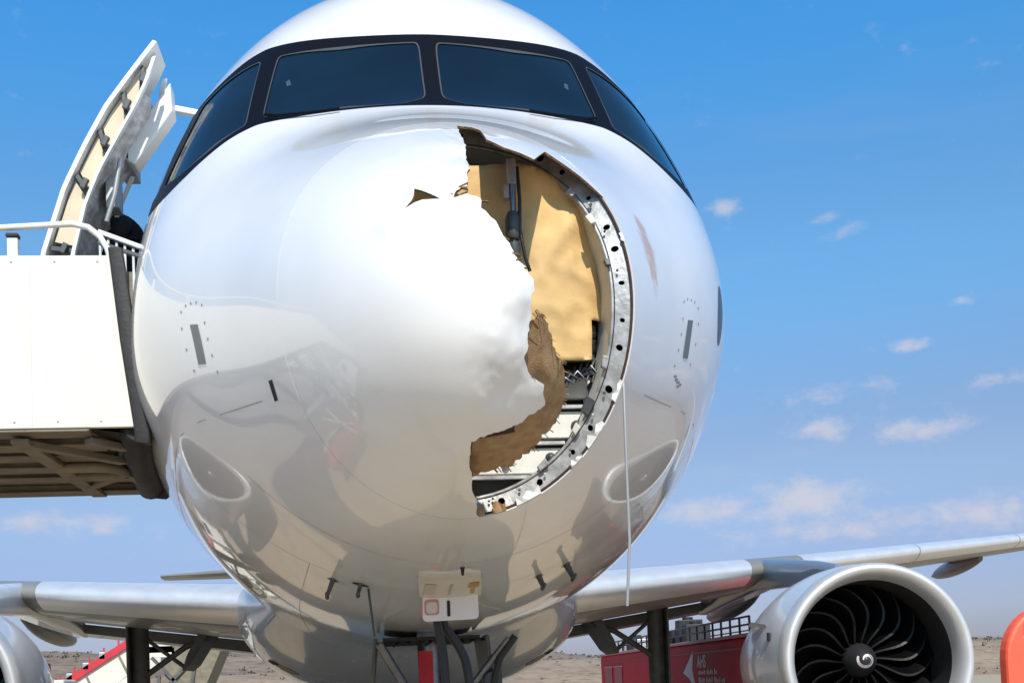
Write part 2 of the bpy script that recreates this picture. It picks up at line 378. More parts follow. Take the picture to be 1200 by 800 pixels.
def inside(P, poly):
    x, y = P[:, 0], P[:, 1]; r = np.zeros(len(P), bool); n = len(poly)
    for i in range(n):
        x1, y1 = poly[i]; x2, y2 = poly[(i+1) % n]
        if y1 == y2: continue
        c = (y1 > y) != (y2 > y)
        r ^= c & (x < (x2-x1)*(y-y1)/(y2-y1)+x1)
    return r
def seg_dist(P, polys):
    d = np.full(len(P), 9.)
    for poly in polys:
        for i in range(len(poly)):
            a = np.array(poly[i]); b = np.array(poly[(i+1) % len(poly)]); ab = b-a
            t = np.clip(((P-a)@ab)/max(ab@ab, 1e-12), 0, 1)
            d = np.minimum(d, np.hypot(*(P-a-t[:, None]*ab).T))
    return d
def cdt(outer, holes, step, grid='polar'):
    polys = [dens(outer, step)] + [dens(h, step*.7) for h in holes]
    o = np.array(outer); lo, hi = o.min(0), o.max(0)
    if grid == 'polar':
        smax = np.hypot(*o.T).max(); g = [(0., 0.)]; s = step
        while s < smax:
            n = max(6, int(2*math.pi*s/step)); off = (s/step % 2)*math.pi/n
            g += [(s*math.cos(2*math.pi*k/n+off), s*math.sin(2*math.pi*k/n+off)) for k in range(n)]; s += step
    else:
        g = [(x, y) for x in np.arange(lo[0], hi[0], step) for y in np.arange(lo[1], hi[1], step)]
    g = np.array(g); g = g[(g >= lo).all(1) & (g <= hi).all(1)]; g = g[inside(g, outer)]
    for h in holes: g = g[~inside(g, h)]
    # reject points hugging a constraint
    bx = g; near = np.zeros(len(g), bool)
    allp = np.concatenate([np.array(p) for p in polys])
    for i in range(0, len(g), 400):
        dd = ((g[i:i+400, None, :]-allp[None])**2).sum(-1).min(1); near[i:i+400] = dd < (step*.5)**2
    g = g[~near]
    vs = []; es = []
    for p in polys:
        k = len(vs); n = len(p); vs += p; es += [(k+i, k+(i+1) % n) for i in range(n)]
    vs += [tuple(p) for p in g]
    r = delaunay_2d_cdt([Vector(p) for p in vs], es, [], 0, 1e-6)
    V = np.array([tuple(p) for p in r[0]]); F = np.array([tuple(f) for f in r[2]])
    c = V[F].mean(1); ok = inside(c, outer)
    for h in holes: ok &= ~inside(c, h)
    F = F[ok]; used = np.unique(F); mp_ = np.full(len(V), -1); mp_[used] = np.arange(len(used))
    return V[used], mp_[F]
def patch(name, outer, holes, step, mats, parent, f=None, off=0., thick=0., label=None, grid='polar'):
    f0 = f or PUV
    V, F = cdt(outer, holes, step, grid)
    nrm = NUV(V[:, 0], V[:, 1], f0); P = f0(V[:, 0], V[:, 1]) + nrm*off
    fn = np.cross(P[F[:, 1]]-P[F[:, 0]], P[F[:, 2]]-P[F[:, 0]])
    fl = (fn*nrm[F].mean(1)).sum(-1) < 0; F[fl] = F[fl][:, ::-1]
    vs = P; fs = [tuple(t) for t in F]; mi = [0]*len(fs); nn = nrm
    if thick:
        n = len(P); Pin = P - nrm*thick
        cnt = {}
        for t in F:
            for i in range(3):
                e = (t[i], t[(i+1) % 3]); cnt[e] = 1
        bd = [e for e in cnt if (e[1], e[0]) not in cnt]
        vs = np.concatenate([P, Pin]); nn = np.concatenate([nrm, -nrm])
        fs += [(t[0]+n, t[2]+n, t[1]+n) for t in F]; mi += [1]*len(F)
        k = len(vs); ex = []; en = []
        for (a, b) in bd:
            q = [P[b], P[a], Pin[a], Pin[b]]; nq = np.cross(q[1]-q[0], q[3]-q[0]); nq = nq/max(np.linalg.norm(nq), 1e-9)
            ex += q; en += [nq]*4; fs.append((k, k+1, k+2, k+3)); mi.append(min(2, len(mats)-1)); k += 4
        vs = np.concatenate([vs, np.array(ex)]); nn = np.concatenate([nn, np.array(en)])
    me = bpy.data.meshes.new(name); me.from_pydata([tuple(p) for p in vs], [], [tuple(int(i) for i in t) for t in fs])
    for mm in (mats if isinstance(mats, (list, tuple)) else [mats]): me.materials.append(mm)
    me.polygons.foreach_set('material_index', mi); me.polygons.foreach_set('use_smooth', [True]*len(fs)); me.update()
    me.normals_split_custom_set_from_vertices([tuple(q) for q in nn])
    o = bpy.data.objects.new(name, me); link(o, parent)
    if label: o['label'] = label
    return o
def local(Y0, d0):                     # a metric frame on the skin: (around, aft) -> uv
    s0 = math.sqrt(Y0); t0 = R(d0); h = 1e-3
    P0 = surf(Y0, t0); dt = np.linalg.norm(surf(Y0, t0+h)-P0)/h; dY = np.linalg.norm(surf(Y0+h, t0)-P0)/h
    def g(a, b):
        Y = Y0+b/dY; t = t0+a/dt; return (math.sqrt(Y)*math.cos(t), math.sqrt(Y)*math.sin(t))
    return g
def decal(name, Y0, d0, poly, m_, parent, off=.003, step=.03, label=None, thick=0):
    g = local(Y0, d0); return patch(name, [g(a, b) for a, b in poly], [], step, [m_, m_, m_] if thick else m_, parent, off=off, grid='xy', label=label, thick=thick)
def ring_poly(r, n=14, ry=None): return [(r*math.cos(2*math.pi*k/n), (ry or r)*math.sin(2*math.pi*k/n)) for k in range(n)]
def at(Y, d, off=0.):
    s = math.sqrt(Y); u, v = s*math.cos(R(d)), s*math.sin(R(d)); u, v = np.array([u]), np.array([v])
    return Vector((PUV(u, v)+NUV(u, v)*off)[0])
def nrm_at(Y, d):
    s = math.sqrt(Y); return Vector(NUV(np.array([s*math.cos(R(d))]), np.array([s*math.sin(R(d))]))[0])

def seam_Y(t): return .705+.25*math.sin(t)**2
def seam_poly(k=1.0, n=160):
    out = []
    for i in range(n):
        t = 2*math.pi*i/n; s = math.sqrt(seam_Y(t))*k; out.append((s*math.cos(t), s*math.sin(t)))
    return out

# ------------------------------------------------------------------ the airliner
A = thing('airliner', 'white passenger airliner seen nose-on with its nose cone torn open', 'airplane')
# glazing outlines on the right half of the cockpit, mirrored to the left
def spl(P, k=6):                      # smooth curve through a few points
    out = []; P = [Vector(p) for p in P]
    for i in range(len(P)-1):
        p0, p1, p2, p3 = P[max(i-1,0)], P[i], P[i+1], P[min(i+2,len(P)-1)]
        for j in range(k):
            t = j/k; q = .5*((2*p1)+(p2-p0)*t+(2*p0-5*p1+4*p2-p3)*t*t+(3*p1-p0-3*p2+p3)*t**3); out.append((q.x, q.y))
    out.append((P[-1].x, P[-1].y)); return out
def soft(poly, n, step):             # round off corners of a closed outline
    q = np.array(dens(poly, step))
    for _ in range(n): q = (np.roll(q, 1, 0)+q*2+np.roll(q, -1, 0))/4
    return [tuple(p) for p in q]
def curve(a, b, d0, d1, pw, n=10): return [(a+(b-a)*(k/n)**pw, d0+(d1-d0)*k/n) for k in range(n+1)]
TOPS = curve(2.34, 2.62, 90, 58, 2.4)
BOT = curve(1.72, 1.98, 90, 53, 2.0)
SIDE = spl([(2.62,58),(2.68,53),(2.72,48),(2.80,43),(3.0,38.8),(3.30,35),(3.50,31),(3.48,26.5),(3.20,22.5),(2.80,20.3),(2.42,21),(2.20,25.5),(2.09,31.5),(2.045,38),(2.02,46),(1.98,53)], 5)
SURR = TOPS+SIDE[1:-1]+BOT[::-1]
surr = yt(SURR)+yt(SURR, True)[1:-1]
P1 = curve(2.285,2.47,88.5,60,2.4)+[(2.025,54.2)]+curve(1.765,2.025,83.5,54.2,1.9)[::-1][1:]+[(1.83,88.5)]
P2 = spl([(2.53,56.5),(2.61,51),(2.68,46),(2.74,41.5)],4)+[(2.36,26.5)]+spl([(2.36,26.5),(2.19,31),(2.095,37.5),(2.065,44),(2.045,50.5)],4)[1:]
P3 = spl([(2.84,39.8),(3.08,36.5),(3.30,33),(3.40,29.5),(3.30,26.5),(3.0,24),(2.65,23),(2.45,25.5)],4)+[(2.64,32)]
def shrink(poly, k):
    c = np.mean(poly, axis=0); return [tuple(c+(np.array(p)-c)*k) for p in poly]
panes = []
for lst in (P1, P2, P3):
    for mir in (False, True): panes.append(soft(yt(lst, mir), 4, .012))
rims = panes; inner = []
for p in panes:
    a = np.array(p); c = a.mean(0); out = []
    for q in a:
        d = q-c; out.append(tuple(q-d/np.linalg.norm(d)*.007))
    inner.append(out)
seam = seam_poly()
surr = soft(surr, 6, .015)
big = [(math.sqrt(8.)*math.cos(2*math.pi*k/240), math.sqrt(8.)*math.sin(2*math.pi*k/240)) for k in range(240)]
patch('fuselage_skin', big, [surr, seam], .034, [M['paint'], M['dark'], M['seal2']], A, thick=.012)
patch('window_surround', surr, panes, .028, M['black'], A)
for p, q in zip(panes, inner):
    patch('windshield_seal', p, [q], .02, M['seal'], A, off=-.001)
    patch('windshield_pane', q, [], .026, M['glass'], A, off=-.006)
# fuselage barrel and tail behind the nose
mb = MB(); rings = []
n = 120
for Y in [8, 10, 14, 18, 22, 25.5]:
    rings.append([tuple(p) for p in surf(np.full(n, 8.), np.arange(n)*2*math.pi/n)+np.array([0, Y-8, 0])])
base8 = surf(np.full(n, 8.), np.arange(n)*2*math.pi/n)-np.array([0, 8, ZC])
for Y, k, dz in [(27.5,.97,.06),(30,.84,.3),(32.5,.63,.72),(35,.38,1.15),(37,.16,1.5),(37.4,.05,1.6)]:
    rings.append([(p[0]*k, Y, p[2]*k+ZC+dz) for p in base8])
mb.loft(rings, caps=(False, True)); mb.build('fuselage_barrel', M['paint'], A)

# ---- torn radome
def jag(poly, step, amp, seed):      # break a traced line up into small teeth
    q = dens(poly, step); n_ = len(dens([poly[-1], poly[0]], step))//2; q = q[:-n_] if n_ < len(q) else q; out = []
    for i, p in enumerate(q):
        a = mnoise.noise(Vector((p[0]*38, p[1]*38, seed))); b_ = mnoise.noise(Vector((p[0]*38+7, p[1]*38, seed+3))); c_ = mnoise.noise(Vector((p[0]*110, p[1]*110, seed+9)))
        out.append((p[0]+amp*(a+.6*c_), p[1]+amp*(b_-.5*c_)))
    return out
EDGE_J = jag(EDGE, .013, .007, 2.)
holepoly = EDGE_J + [(1.25*math.cos(R(a)), 1.25*math.sin(R(a))) for a in range(-80, 32, 8)] + REM
ed = np.array(EDGE)
sc_ = np.mean(SLIT, axis=0); SLIT_B = [(sc_[0]+.015+(q[0]-sc_[0])*1.30, sc_[1]+(q[1]-sc_[1])*1.7) for q in SLIT]
def edge_d(u, v):
    P = np.stack([np.ravel(u), np.ravel(v)], -1); return seg_dist(P, [EDGE]) if False else np.sqrt(((P[:, None, :]-ED[None])**2).sum(-1).min(1)).reshape(np.shape(u))
ED = np.array(dens(EDGE, .012)[:-40])
def PRAD(u, v):
    u = np.asarray(u, float); v = np.asarray(v, float)
    P = PUV(u, v); nr = NUV(u, v)
    d = edge_d(u, v); k = np.exp(-(d/.09)**2)
    # crumples near the tear, a few shallow dents, a lifted lip
    w1 = np.array([mnoise.noise(Vector((a*6, b*6, 3.1))) for a, b in zip(np.ravel(u), np.ravel(v))]).reshape(np.shape(u))
    w2 = np.array([mnoise.noise(Vector((a*26, b*26, 8.7))) for a, b in zip(np.ravel(u), np.ravel(v))]).reshape(np.shape(u))
    h = k*(w1*.011 + w2*.003) + np.exp(-(d/.35)**2)*w1*.006
    for (cu, cv, r, a) in [(.27,-.17,.09,-.020),(.18,-.10,.07,.012),(.30,-.33,.08,-.014),(-.22,.13,.10,-.012),(-.33,.20,.05,.010),(.03,-.62,.10,.008)]:
        h = h + a*np.exp(-((u-cu)**2+(v-cv)**2)/r**2)
    seamk = np.clip((.93-np.hypot(u, v))/.08, 0, 1)
    return P + nr*(h*seamk)[..., None]
patch('radome', seam_poly(.9995), [holepoly, SLIT_B], .0165, [M['radome_paint'], M['core'], M['edge']], A, f=PRAD, off=-.001, thick=.009,
      label='white nose cone with a ragged hole torn out of its right half')
# inner laminate that outlived the outer skin along the lower tear
low = [p for p in EDGE if p[1] < -.24]
core_poly = jag(CORE, .018, .016, 5.) + [(p[0]-.12, p[1]+.04) for p in low[::-1]]
def PCORE(u, v):
    P = PUV(u, v); w1 = np.array([mnoise.noise(Vector((a*12, b*12, 1.4))) for a, b in zip(np.ravel(u), np.ravel(v))]).reshape(np.shape(u))
    return P + NUV(u, v)*(w1*.009)[..., None]
patch('radome_core', core_poly, [], .02, [M['core'], M['core'], M['edge']], A, f=PCORE, off=-.07, thick=.010, label='torn brown inner laminate of the nose cone')
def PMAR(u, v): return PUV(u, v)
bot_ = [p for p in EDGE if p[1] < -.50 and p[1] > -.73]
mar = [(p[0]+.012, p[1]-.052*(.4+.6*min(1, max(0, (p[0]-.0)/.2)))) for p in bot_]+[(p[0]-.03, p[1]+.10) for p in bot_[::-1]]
patch('shadow_band', mar, [], .025, [M['maroon'], M['maroon'], M['edge']], A, f=PMAR, off=-.030, thick=.004, label='dark strip painted as the shadow under the torn outer skin')  # maroon strip stands in for the shadow between outer skin and core
mb = MB()
for k in range(16):                        # frayed fibres on the torn rim
    i = random.randrange(6, len(EDGE)-14); p = EDGE[i]
    s = PUV(np.array([p[0]]), np.array([p[1]]))[0]; q = Vector(s)+Vector((random.uniform(.01,.035), random.uniform(.0,.03), random.uniform(-.03,.02)))
    mb.bar(Vector(s)+Vector((-.01,.006,0)), q, .012, .004)
o = mb.build('frayed_fibre', M['edge'], A); o['kind'] = 'stuff'

mb = MB()
for k in range(46):
    i = random.randrange(0, len(CORE)); p = CORE[i]; q_ = CORE[(i+1) % len(CORE)] if i < len(CORE)-1 else p; f = random.random()
    u_, v_ = np.array([p[0]*(1-f)+q_[0]*f]), np.array([p[1]*(1-f)+q_[1]*f]); s = Vector((PUV(u_, v_)-NUV(u_, v_)*.074)[0])
    mb.bar(s+Vector((-.012,0,.012)), s+Vector((random.uniform(.004,.026), random.uniform(-.012,.012), random.uniform(-.026,.006))), random.uniform(.003,.010), .002)
o = mb.build('frayed_fibre', M['core'], A); o['kind'] = 'stuff'
# ---- what shows through the hole
def ring_pt(t, k_in, dy):
    Y = seam_Y(t); p = surf(Y, t); c = np.array([0, Y, 3.17]); d = c-p; d /= np.linalg.norm(d)
    return p + d*k_in + np.array([0, dy, 0])
FW_ = .064
def PFL(u, v):                             # u: arc angle*0.9, v: across
    u = np.asarray(u, float); v = np.asarray(v, float); out = np.zeros(u.shape+(3,))
    for idx in np.ndindex(u.shape): out[idx] = ring_pt(u[idx]/.9, .014+v[idx], .012+.22*v[idx])
    return out
hl = []
for k in range(-9, 11):
    t = R(k*11.5+4+(0,1.6,-1.2)[k % 3])*.9; rr = (.013, .017, .015, .011)[k % 4]
    hl.append([(t+rr*math.cos(2*math.pi*j/12)*1.05, FW_*.52+rr*math.sin(2*math.pi*j/12)) for j in range(12)])
def patch_flange():
    V, F = cdt([(-1.80,0),(1.9,0),(1.9,FW_),(-1.80,FW_)], hl, .028, 'xy')
    P = PFL(V[:, 0], V[:, 1]); Q = P+np.array([0, .006, 0]); n = len(P)
    cnt = {(t[i], t[(i+1) % 3]) for t in F for i in range(3)}
    bd = [e for e in cnt if (e[1], e[0]) not in cnt]
    mb = MB(); mb.add(list(P)+list(Q), [tuple(t) for t in F]+[(t[2]+n, t[1]+n, t[0]+n) for t in F]+[(b, a, a+n, b+n) for a, b in bd])
    return mb.build('mounting_flange', M['flange'], A, label='bare metal mounting ring with round bolt holes')
patch_flange()
mb = MB(); mb.tube([ring_pt(R(a), .012, .002) for a in range(-112, 112, 4)], .006, 6); mb.build('sealing_strip', M['maroon'], A)
mb = MB(); mb.loft([[tuple(ring_pt(R(a), .085, .03)) for a in range(0, 360, 5)], [tuple(ring_pt(R(a), .100, .30)) for a in range(0, 360, 5)]]); mb.build('frame_ring', M['bulk'], A)
mb = MB(); mb.tube([ring_pt(R(a), .088, .03) for a in range(-100, 112, 4)], .008, 6); mb.build('flange_lip', M['flange'], A)
mb = MB()
rr = [tuple(p) for p in surf(np.full(72, 1.2), np.arange(72)*2*math.pi/72)*np.array([.985, 1, 1])]
mb.add(rr, [tuple(range(72))]); mb.build('bulkhead', M['darkgrey'], A)
for a, w_, h_, mk in ((-24,.05,.03,'flange'),(-39,.07,.045,'darkgrey'),(-47,.04,.03,'bulk'),(-62,.05,.03,'flange'),(12,.03,.025,'darkgrey'),(31,.05,.03,'bulk'),(44,.04,.03,'flange')):
    p = Vector(ring_pt(R(a), .085, -.004)); t_ = (Vector(ring_pt(R(a+2), .085, -.004))-p).normalized(); r_ = Vector((0,0,3.2))-p; r_.y = 0; r_.normalize()
    mb = MB(); mb.prism([p-t_*w_/2, p+t_*w_/2, p+t_*w_*.4+r_*h_, p-t_*w_*.5+r_*h_*.8], (0,.03,0)); mb.build('bracket', M[mk], A, bevel=.003)
for a, l_, d_ in ((-30,.10,.03),(-44,.13,.045),(-53,.07,.03),(-70,.12,.05),(-79,.06,.07),(-85,.05,.09),(20,.05,.02),(52,.09,.03)):      # scraps of skin still bolted to the ring
    q = []
    for k in range(5):
        aa = a-(l_/.9*57.3)*(k/4-.5); p = Vector(ring_pt(R(aa), .004, -.006)); r_ = Vector((0,0,3.2))-p; r_.y = 0; r_.normalize()
        h_ = d_*(.35+.65*random.random()); q.append([p, p+r_*h_+Vector((0,-.012*random.random(),0)), p+r_*h_+Vector((0,.006,0)), p+Vector((0,.006,0))])
    mb = MB(); mb.loft(q, caps=(True,True), sm=False); mb.build('skin_scrap', M['radome_paint'] if a > -75 else M['core'], A)
for k in range(18):
    a = random.uniform(-82, 40); p = Vector(ring_pt(R(a), random.choice((.012,.062,.068)), -.003+.22*.03)); mb = MB()
    mb.lathe([(0,-.006),(.0045,-.006),(.0055,0),(.0055,.003)], p, n=7); mb.build('fastener', M['darkgrey' if k % 3 else 'bulk'], A)
# tan insulation sheet with folds
def PTAN(u, v):
    u = np.asarray(u, float); v = np.asarray(v, float)
    w = np.array([mnoise.noise(Vector((a*4.5, b*4.5, .3))) + .35*mnoise.noise(Vector((a*12, b*12, 5))) for a, b in zip(np.ravel(u), np.ravel(v))]).reshape(u.shape)
    crease = .010*np.abs(np.sin(u*17+v*9+w*2.5))**6 + .008*np.abs(np.sin(u*7-v*15+w*3))**8
    fold = crease + .034*np.exp(-((u-.50-(v-3.5)*.5)/.05)**2)*np.exp(-((v-3.47)/.12)**2) - .022*np.exp(-((u-.58-(v-3.42)*.3)/.04)**2)*np.exp(-((v-3.42)/.14)**2)
    edge = .04*np.exp(-((u-.66)/.05)**2)
    bul = .045*np.clip((.66-u)/.35, 0, 1)**.7*np.clip((v-2.7)/.4, .35, 1)
    return np.stack([u, .925-w*.022-fold+edge-bul, v], -1)
tanp = [(-.25,3.66),(-.03,3.74),(.30,3.74),(.41,3.71),(.50,3.66),(.575,3.60),(.585,3.52),(.632,3.505),(.672,3.40),(.677,3.30),(.672,3.20),(.655,3.083),(.584,3.080),(.578,2.905),(.44,2.902),(.25,2.90),(-.25,2.90)]
V, F = cdt(tanp, [], .022, 'xy'); P = PTAN(V[:, 0], V[:, 1]); Q = P+np.array([0, .008, 0]); n_ = len(P)
cnt = {(t[i], t[(i+1) % 3]) for t in F for i in range(3)}; bd = [e for e in cnt if (e[1], e[0]) not in cnt]
mb = MB(); mb.add(list(P)+list(Q), [tuple(t) for t in F]+[(t[2]+n_, t[1]+n_, t[0]+n_) for t in F]+[(b, a, a+n_, b+n_) for a, b in bd], sm=True)
mb.build('insulation_sheet', M['tan'], A, label='tan insulation sheet hanging across the bulkhead')
# bulkhead structure below it
RING = [(float(q[0]), float(q[2])) for q in [ring_pt(R(a), .100, 0) for a in range(-90, 91, 3)]]
def x_in(z): return float(np.interp(z, [q[1] for q in RING], [q[0] for q in RING]))
for (z0, z1, dx) in [(2.945,3.035,0),(2.775,2.865,.0),(2.60,2.715,.0),(2.445,2.555,.0),(3.045,3.10,.0)]:
    mb = MB(); xa = max(.585 if z0 > 3.04 else -.2, -.3); mb.prism([(xa,1.06,z0),(x_in(z0),1.06,z0),(x_in(z1),1.06,z1),(xa,1.06,z1)], (0,.04,0)); mb.build('bulkhead_sheet', M['bulk'], A, bevel=.003)
for z in (3.062, 2.885, 2.735, 2.577, 2.43):
    mb = MB(); mb.box((-.2, 1.035, z-.010), (x_in(z)-.005, 1.06, z+.004)); mb.build('stiffener', M['flange'], A)
for k in range(7):
    x = .42+.03*k; zz = 2.80+.012*k
    mb = MB(); mb.tube([(x-.06, .99, zz-.03), (x-.02, .96, zz+.02), (x+.02, .975, zz-.01+random.uniform(-.02,.03)), (x+.05, .98, zz+.05), (x+.07, 1.02, zz+.09)], .006, 6); mb.build('cable', M['darkgrey'] if k % 2 else M['steel'], A)
for (x, z) in [(.62,2.99),(.645,2.97),(.60,2.82),(.52,2.65),(.55,2.66),(.40,2.51),(.20,2.50)]:
    mb = MB(); mb.lathe([(0,-.03),(.016,-.03),(.016,0),(.024,0),(.024,.012),(0,.012)], (x, 1.05, z), n=10); mb.build('connector', M['darkgrey'], A)
# actuator strut hanging down from the top of the opening
mb = MB(); mb.tube([(.252,.81,3.70),(.247,.80,3.30)], .014, 10); mb.build('actuator_rod', M['steel'], A)
mb = MB(); mb.tube([(.249,.80,3.50),(.247,.80,3.47),(.247,.80,3.40),(.246,.80,3.385)], [.024,.034,.034,.026], 12); mb.tube([(.246,.80,3.365),(.247,.80,3.34),(.25,.80,3.29)], [.030,.030,.018], 12); mb.build('actuator_body', M['darkgrey'], A)
mb = MB(); mb.box((.228,.79,3.62),(.268,.84,3.73)); mb.box((.212,.79,3.56),(.236,.83,3.62)); mb.build('actuator_bracket', M['flange'], A, bevel=.004)
mb = MB(); mb.tube([(.275,.81,3.70),(.278,.79,3.55),(.272,.78,3.42),(.29,.78,3.30),(.31,.80,3.25)], .008, 6); mb.build('hose', M['cable'], A)
mb = MB()
sp = [(.682,.785,2.86),(.676,.76,2.743),(.672,.76,2.385),(.672,.765,2.1),(.650,.77,1.834)]
mb.loft([[(x-.0055,y,z),(x+.0055,y-.004,z),(x+.0055,y,z-.001),(x-.0055,y+.004,z-.001)] for x,y,z in sp], caps=(True,True)); mb.build('dangling_strip', M['strip'], A, label='thin metal strip dangling from the torn ring')

# ---- skin details: static plates, dots, probes, service panel
for d, mir in ((-11.2, False), (-11.2, True)):
    dd = 180-d if mir else d; sg_ = -1 if mir else 1
    decal('static_plate', 1.47, dd, [(.095*sg_,-.05),(.095*sg_,.035),(-.095*sg_,.05),(-.095*sg_,-.035)], M['port'], A, off=.003, thick=.006)
    for (a, b) in [(.19,-.12),(.205,-.06),(.20,0),(.19,.06),(.16,.12),(.10,-.13),(.02,-.13),(-.06,-.13),(-.14,-.13),(.08,.14),(-.02,.14),(-.12,.13)]:
        decal('stencil_dot', 1.47, dd, [(a*sg_+x, b+y) for x, y in ring_poly(.0075, 8)], M['mark'], A, off=.002)
for k, (a, b, l) in enumerate([(-.19,-.07,.022),(-.205,-.03,.018),(-.215,.01,.024),(-.235,.03,.016),(-.225,.06,.016)]):
    decal('stencil_bar', 1.47, -11.2, [(a-.007,b-l),(a+.007,b-l),(a+.007,b+l),(a-.007,b+l)], M['mark'], A, off=.002)
decal('emblem_mark', 2.02, -3.0, [(.155*math.cos(t)+0.02*math.sin(2*t), .085*math.sin(t)) for t in np.arange(20)*2*math.pi/20], mat('emblem_blue_grey', (.05,.085,.14), .4), A, off=.002, label='dark blue grey emblem on the right flank')
def probe(Y, d, h, l, wd, name='pitot_probe'):
    p = at(Y, d); nn = nrm_at(Y, d); fw = Vector((0, -1, 0)); fw = (fw-nn*fw.dot(nn)).normalized(); sd = nn.cross(fw)
    mb = MB(); mb.loft([[p-nn*.01+fw*.05-sd*.012, p-nn*.01+fw*.05+sd*.012, p-nn*.01-fw*.05+sd*.012, p-nn*.01-fw*.05-sd*.012],
                        [p+nn*h+fw*(l*.3)-sd*.009, p+nn*h+fw*(l*.3)+sd*.009, p+nn*h-fw*.02+sd*.009, p+nn*h-fw*.02-sd*.009]], caps=(True, True), sm=False)
    mb.tube([p+nn*h-fw*.05, p+nn*h+fw*l*.7, p+nn*h+fw*l], [.013,.012,.008], 8)
    o = mb.build(name, M['darkgrey'], A)
    mb = MB(); mb.add([p+nn*.004+sd*wd*math.cos(t)+fw*wd*.55*math.sin(t) for t in np.arange(14)*2*math.pi/14], [tuple(range(14))]); mb.build('probe_base', M['dark'], A)
probe(2.753, -112.8, .10, .10, .035); probe(2.64, -107.5, .06, .06, .05)
probe(2.677, -70, .07, .10, .03); probe(2.696, -64, .09, .12, .035)
def mast(p, q, r): 
    mb = MB(); mb.tube([p, q], r, 8); return mb.build('drain_mast', M['darkgrey'], A)
mast((-.43,2.70,2.10),(-.405,2.72,1.83), .007)
decal('access_plate', 2.08, -86.5, [(-.012,-.03),(.012,-.03),(.012,.03),(-.012,.03)], M['pink'], A)
mb = MB(); mb.loft([[(.033,1.80,2.13),(.06,1.80,2.13),(.05,1.86,2.12),(.04,1.86,2.12)],[(.042,1.80,2.075),(.052,1.80,2.075),(.052,1.83,2.08),(.042,1.83,2.08)]],caps=(True,True),sm=False); mb.build('drain_mast', M['dark'], A)
# ground power panel: recess plate on the belly and its open door hanging down
g = [( -.1849,-1.4046),(.1727,-1.4062),(.2309,-1.643),(-.1574,-1.6342)]
patch('receptacle_plate', rnd(g, .03), [], .02, [M['placard2']]*3, A, off=.014, thick=.02)
s_ = M['gold']
decal('warning_symbol', 2.40, -84.2, [(-.026,-.18),(.026,-.18),(.03,-.03),(.011,-.03),(.011,.18),(-.011,.18),(-.011,-.03),(-.03,-.03)], s_, A, off=.017)
decal('placard_mark', 2.38, -94.0, [(-.03,-.16),(.03,-.16),(.03,.16),(-.03,.16)], mat('faint_mark', (.50,.47,.44), .5), A, off=.017)
decal('placard_mark', 2.38, -89.2, [(-.007,-.16),(.007,-.16),(.007,.16),(-.007,.16)], mat('faint_mark2', (.42,.39,.36), .5), A, off=.017)
mb = MB()
dp_ = rnd([(-.130,1.900),(.190,1.906),(.188,2.062),(-.126,2.058)], .03, 5)
mb.prism([(x, 2.66+(2.06-z)*.12, z) for x, z in dp_], (0, .015, 0)); pd = mb.build('service_door', M['placard'], A, bevel=.003, label='white hinged service door with a pink square and a black bar')
def dq(x, z, o_=.004): return (x, 2.66+(2.06-z)*.12-o_, z)
mb = MB(); mb.box((-.001,0,0),(0,0,0)) if False else None
for nm, m_, pts in (('placard_square', M['pink'], [(-.118,1.935),(-.035,1.937),(-.035,2.025),(-.118,2.023)]), ('placard_label', M['placard2'], [(-.108,1.945),(-.045,1.947),(-.045,2.010),(-.108,2.008)]), ('black_bar', M['dark'], [(.010,1.925),(.028,1.925),(.028,2.015),(.010,2.015)])):
    mb = MB(); mb.prism([dq(x, z, .006 if nm == 'placard_label' else .003) for x, z in rnd(pts, .02)], (0, .0025, 0)); mb.build(nm, m_, pd)
# wipers along the windshield sills
for mir in (False, True):
    pts = [at(y, 180-d if mir else d, .018) for y, d in [(1.772,70),(1.82,64.5),(1.93,57.5),(2.0,55)]]
    mb = MB(); mb.tube(pts, .008, 6); mb.build('wiper', M['black'], A)

def seam_strip(pts, wd=.0045, name='panel_seam'):
    rows = []
    for i, (Y, d) in enumerate(pts):
        p = at(Y, d, .0012); a = at(*pts[max(i-1, 0)]); c_ = at(*pts[min(i+1, len(pts)-1)]); s_ = (c_-a).cross(nrm_at(Y, d)).normalized()*wd/2; rows.append([p-s_, p+s_])
    mb = MB(); mb.loft(rows, close=False); return mb.build(name, M['seamline'], A)
M['seamline'] = mat('panel_gap', (.38,.38,.38), .6)
seam_strip([(2.55, a) for a in range(-152, -27, 4)]); seam_strip([(4.1, a) for a in range(-70, 20, 4)]); seam_strip([(4.1, a) for a in range(162, 252, 4)])
for d in (-27, 207): seam_strip([(1.08+.35*k, d+(.4*k if d > 0 else -.4*k)) for k in range(18)])
seam_strip([(1.72, a) for a in range(-88, -40, 4)]); seam_strip([(1.72, a) for a in range(222, 268, 4)])
for d in (-62, 242): seam_strip([(2.55+.35*k, d) for k in range(14)])
decal('vent_slot', 0.93, -154.5, [(-.045,-.03),(.045,.01),(.045,.045),(-.045,.01)], M['dark'], A, off=.002)
M['pane_reflection'] = mat('pane_reflection_pale', (.045,.075,.10), .4)  # pale patches that paint reflections onto the cockpit glass
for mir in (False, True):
    decal('pane_reflection', 2.20, 180-61.5 if mir else 61.5, [(-.012,-.035),(.012,-.03),(.016,.03),(-.008,.04)], M['pane_reflection'], A, off=-.004, step=.02)
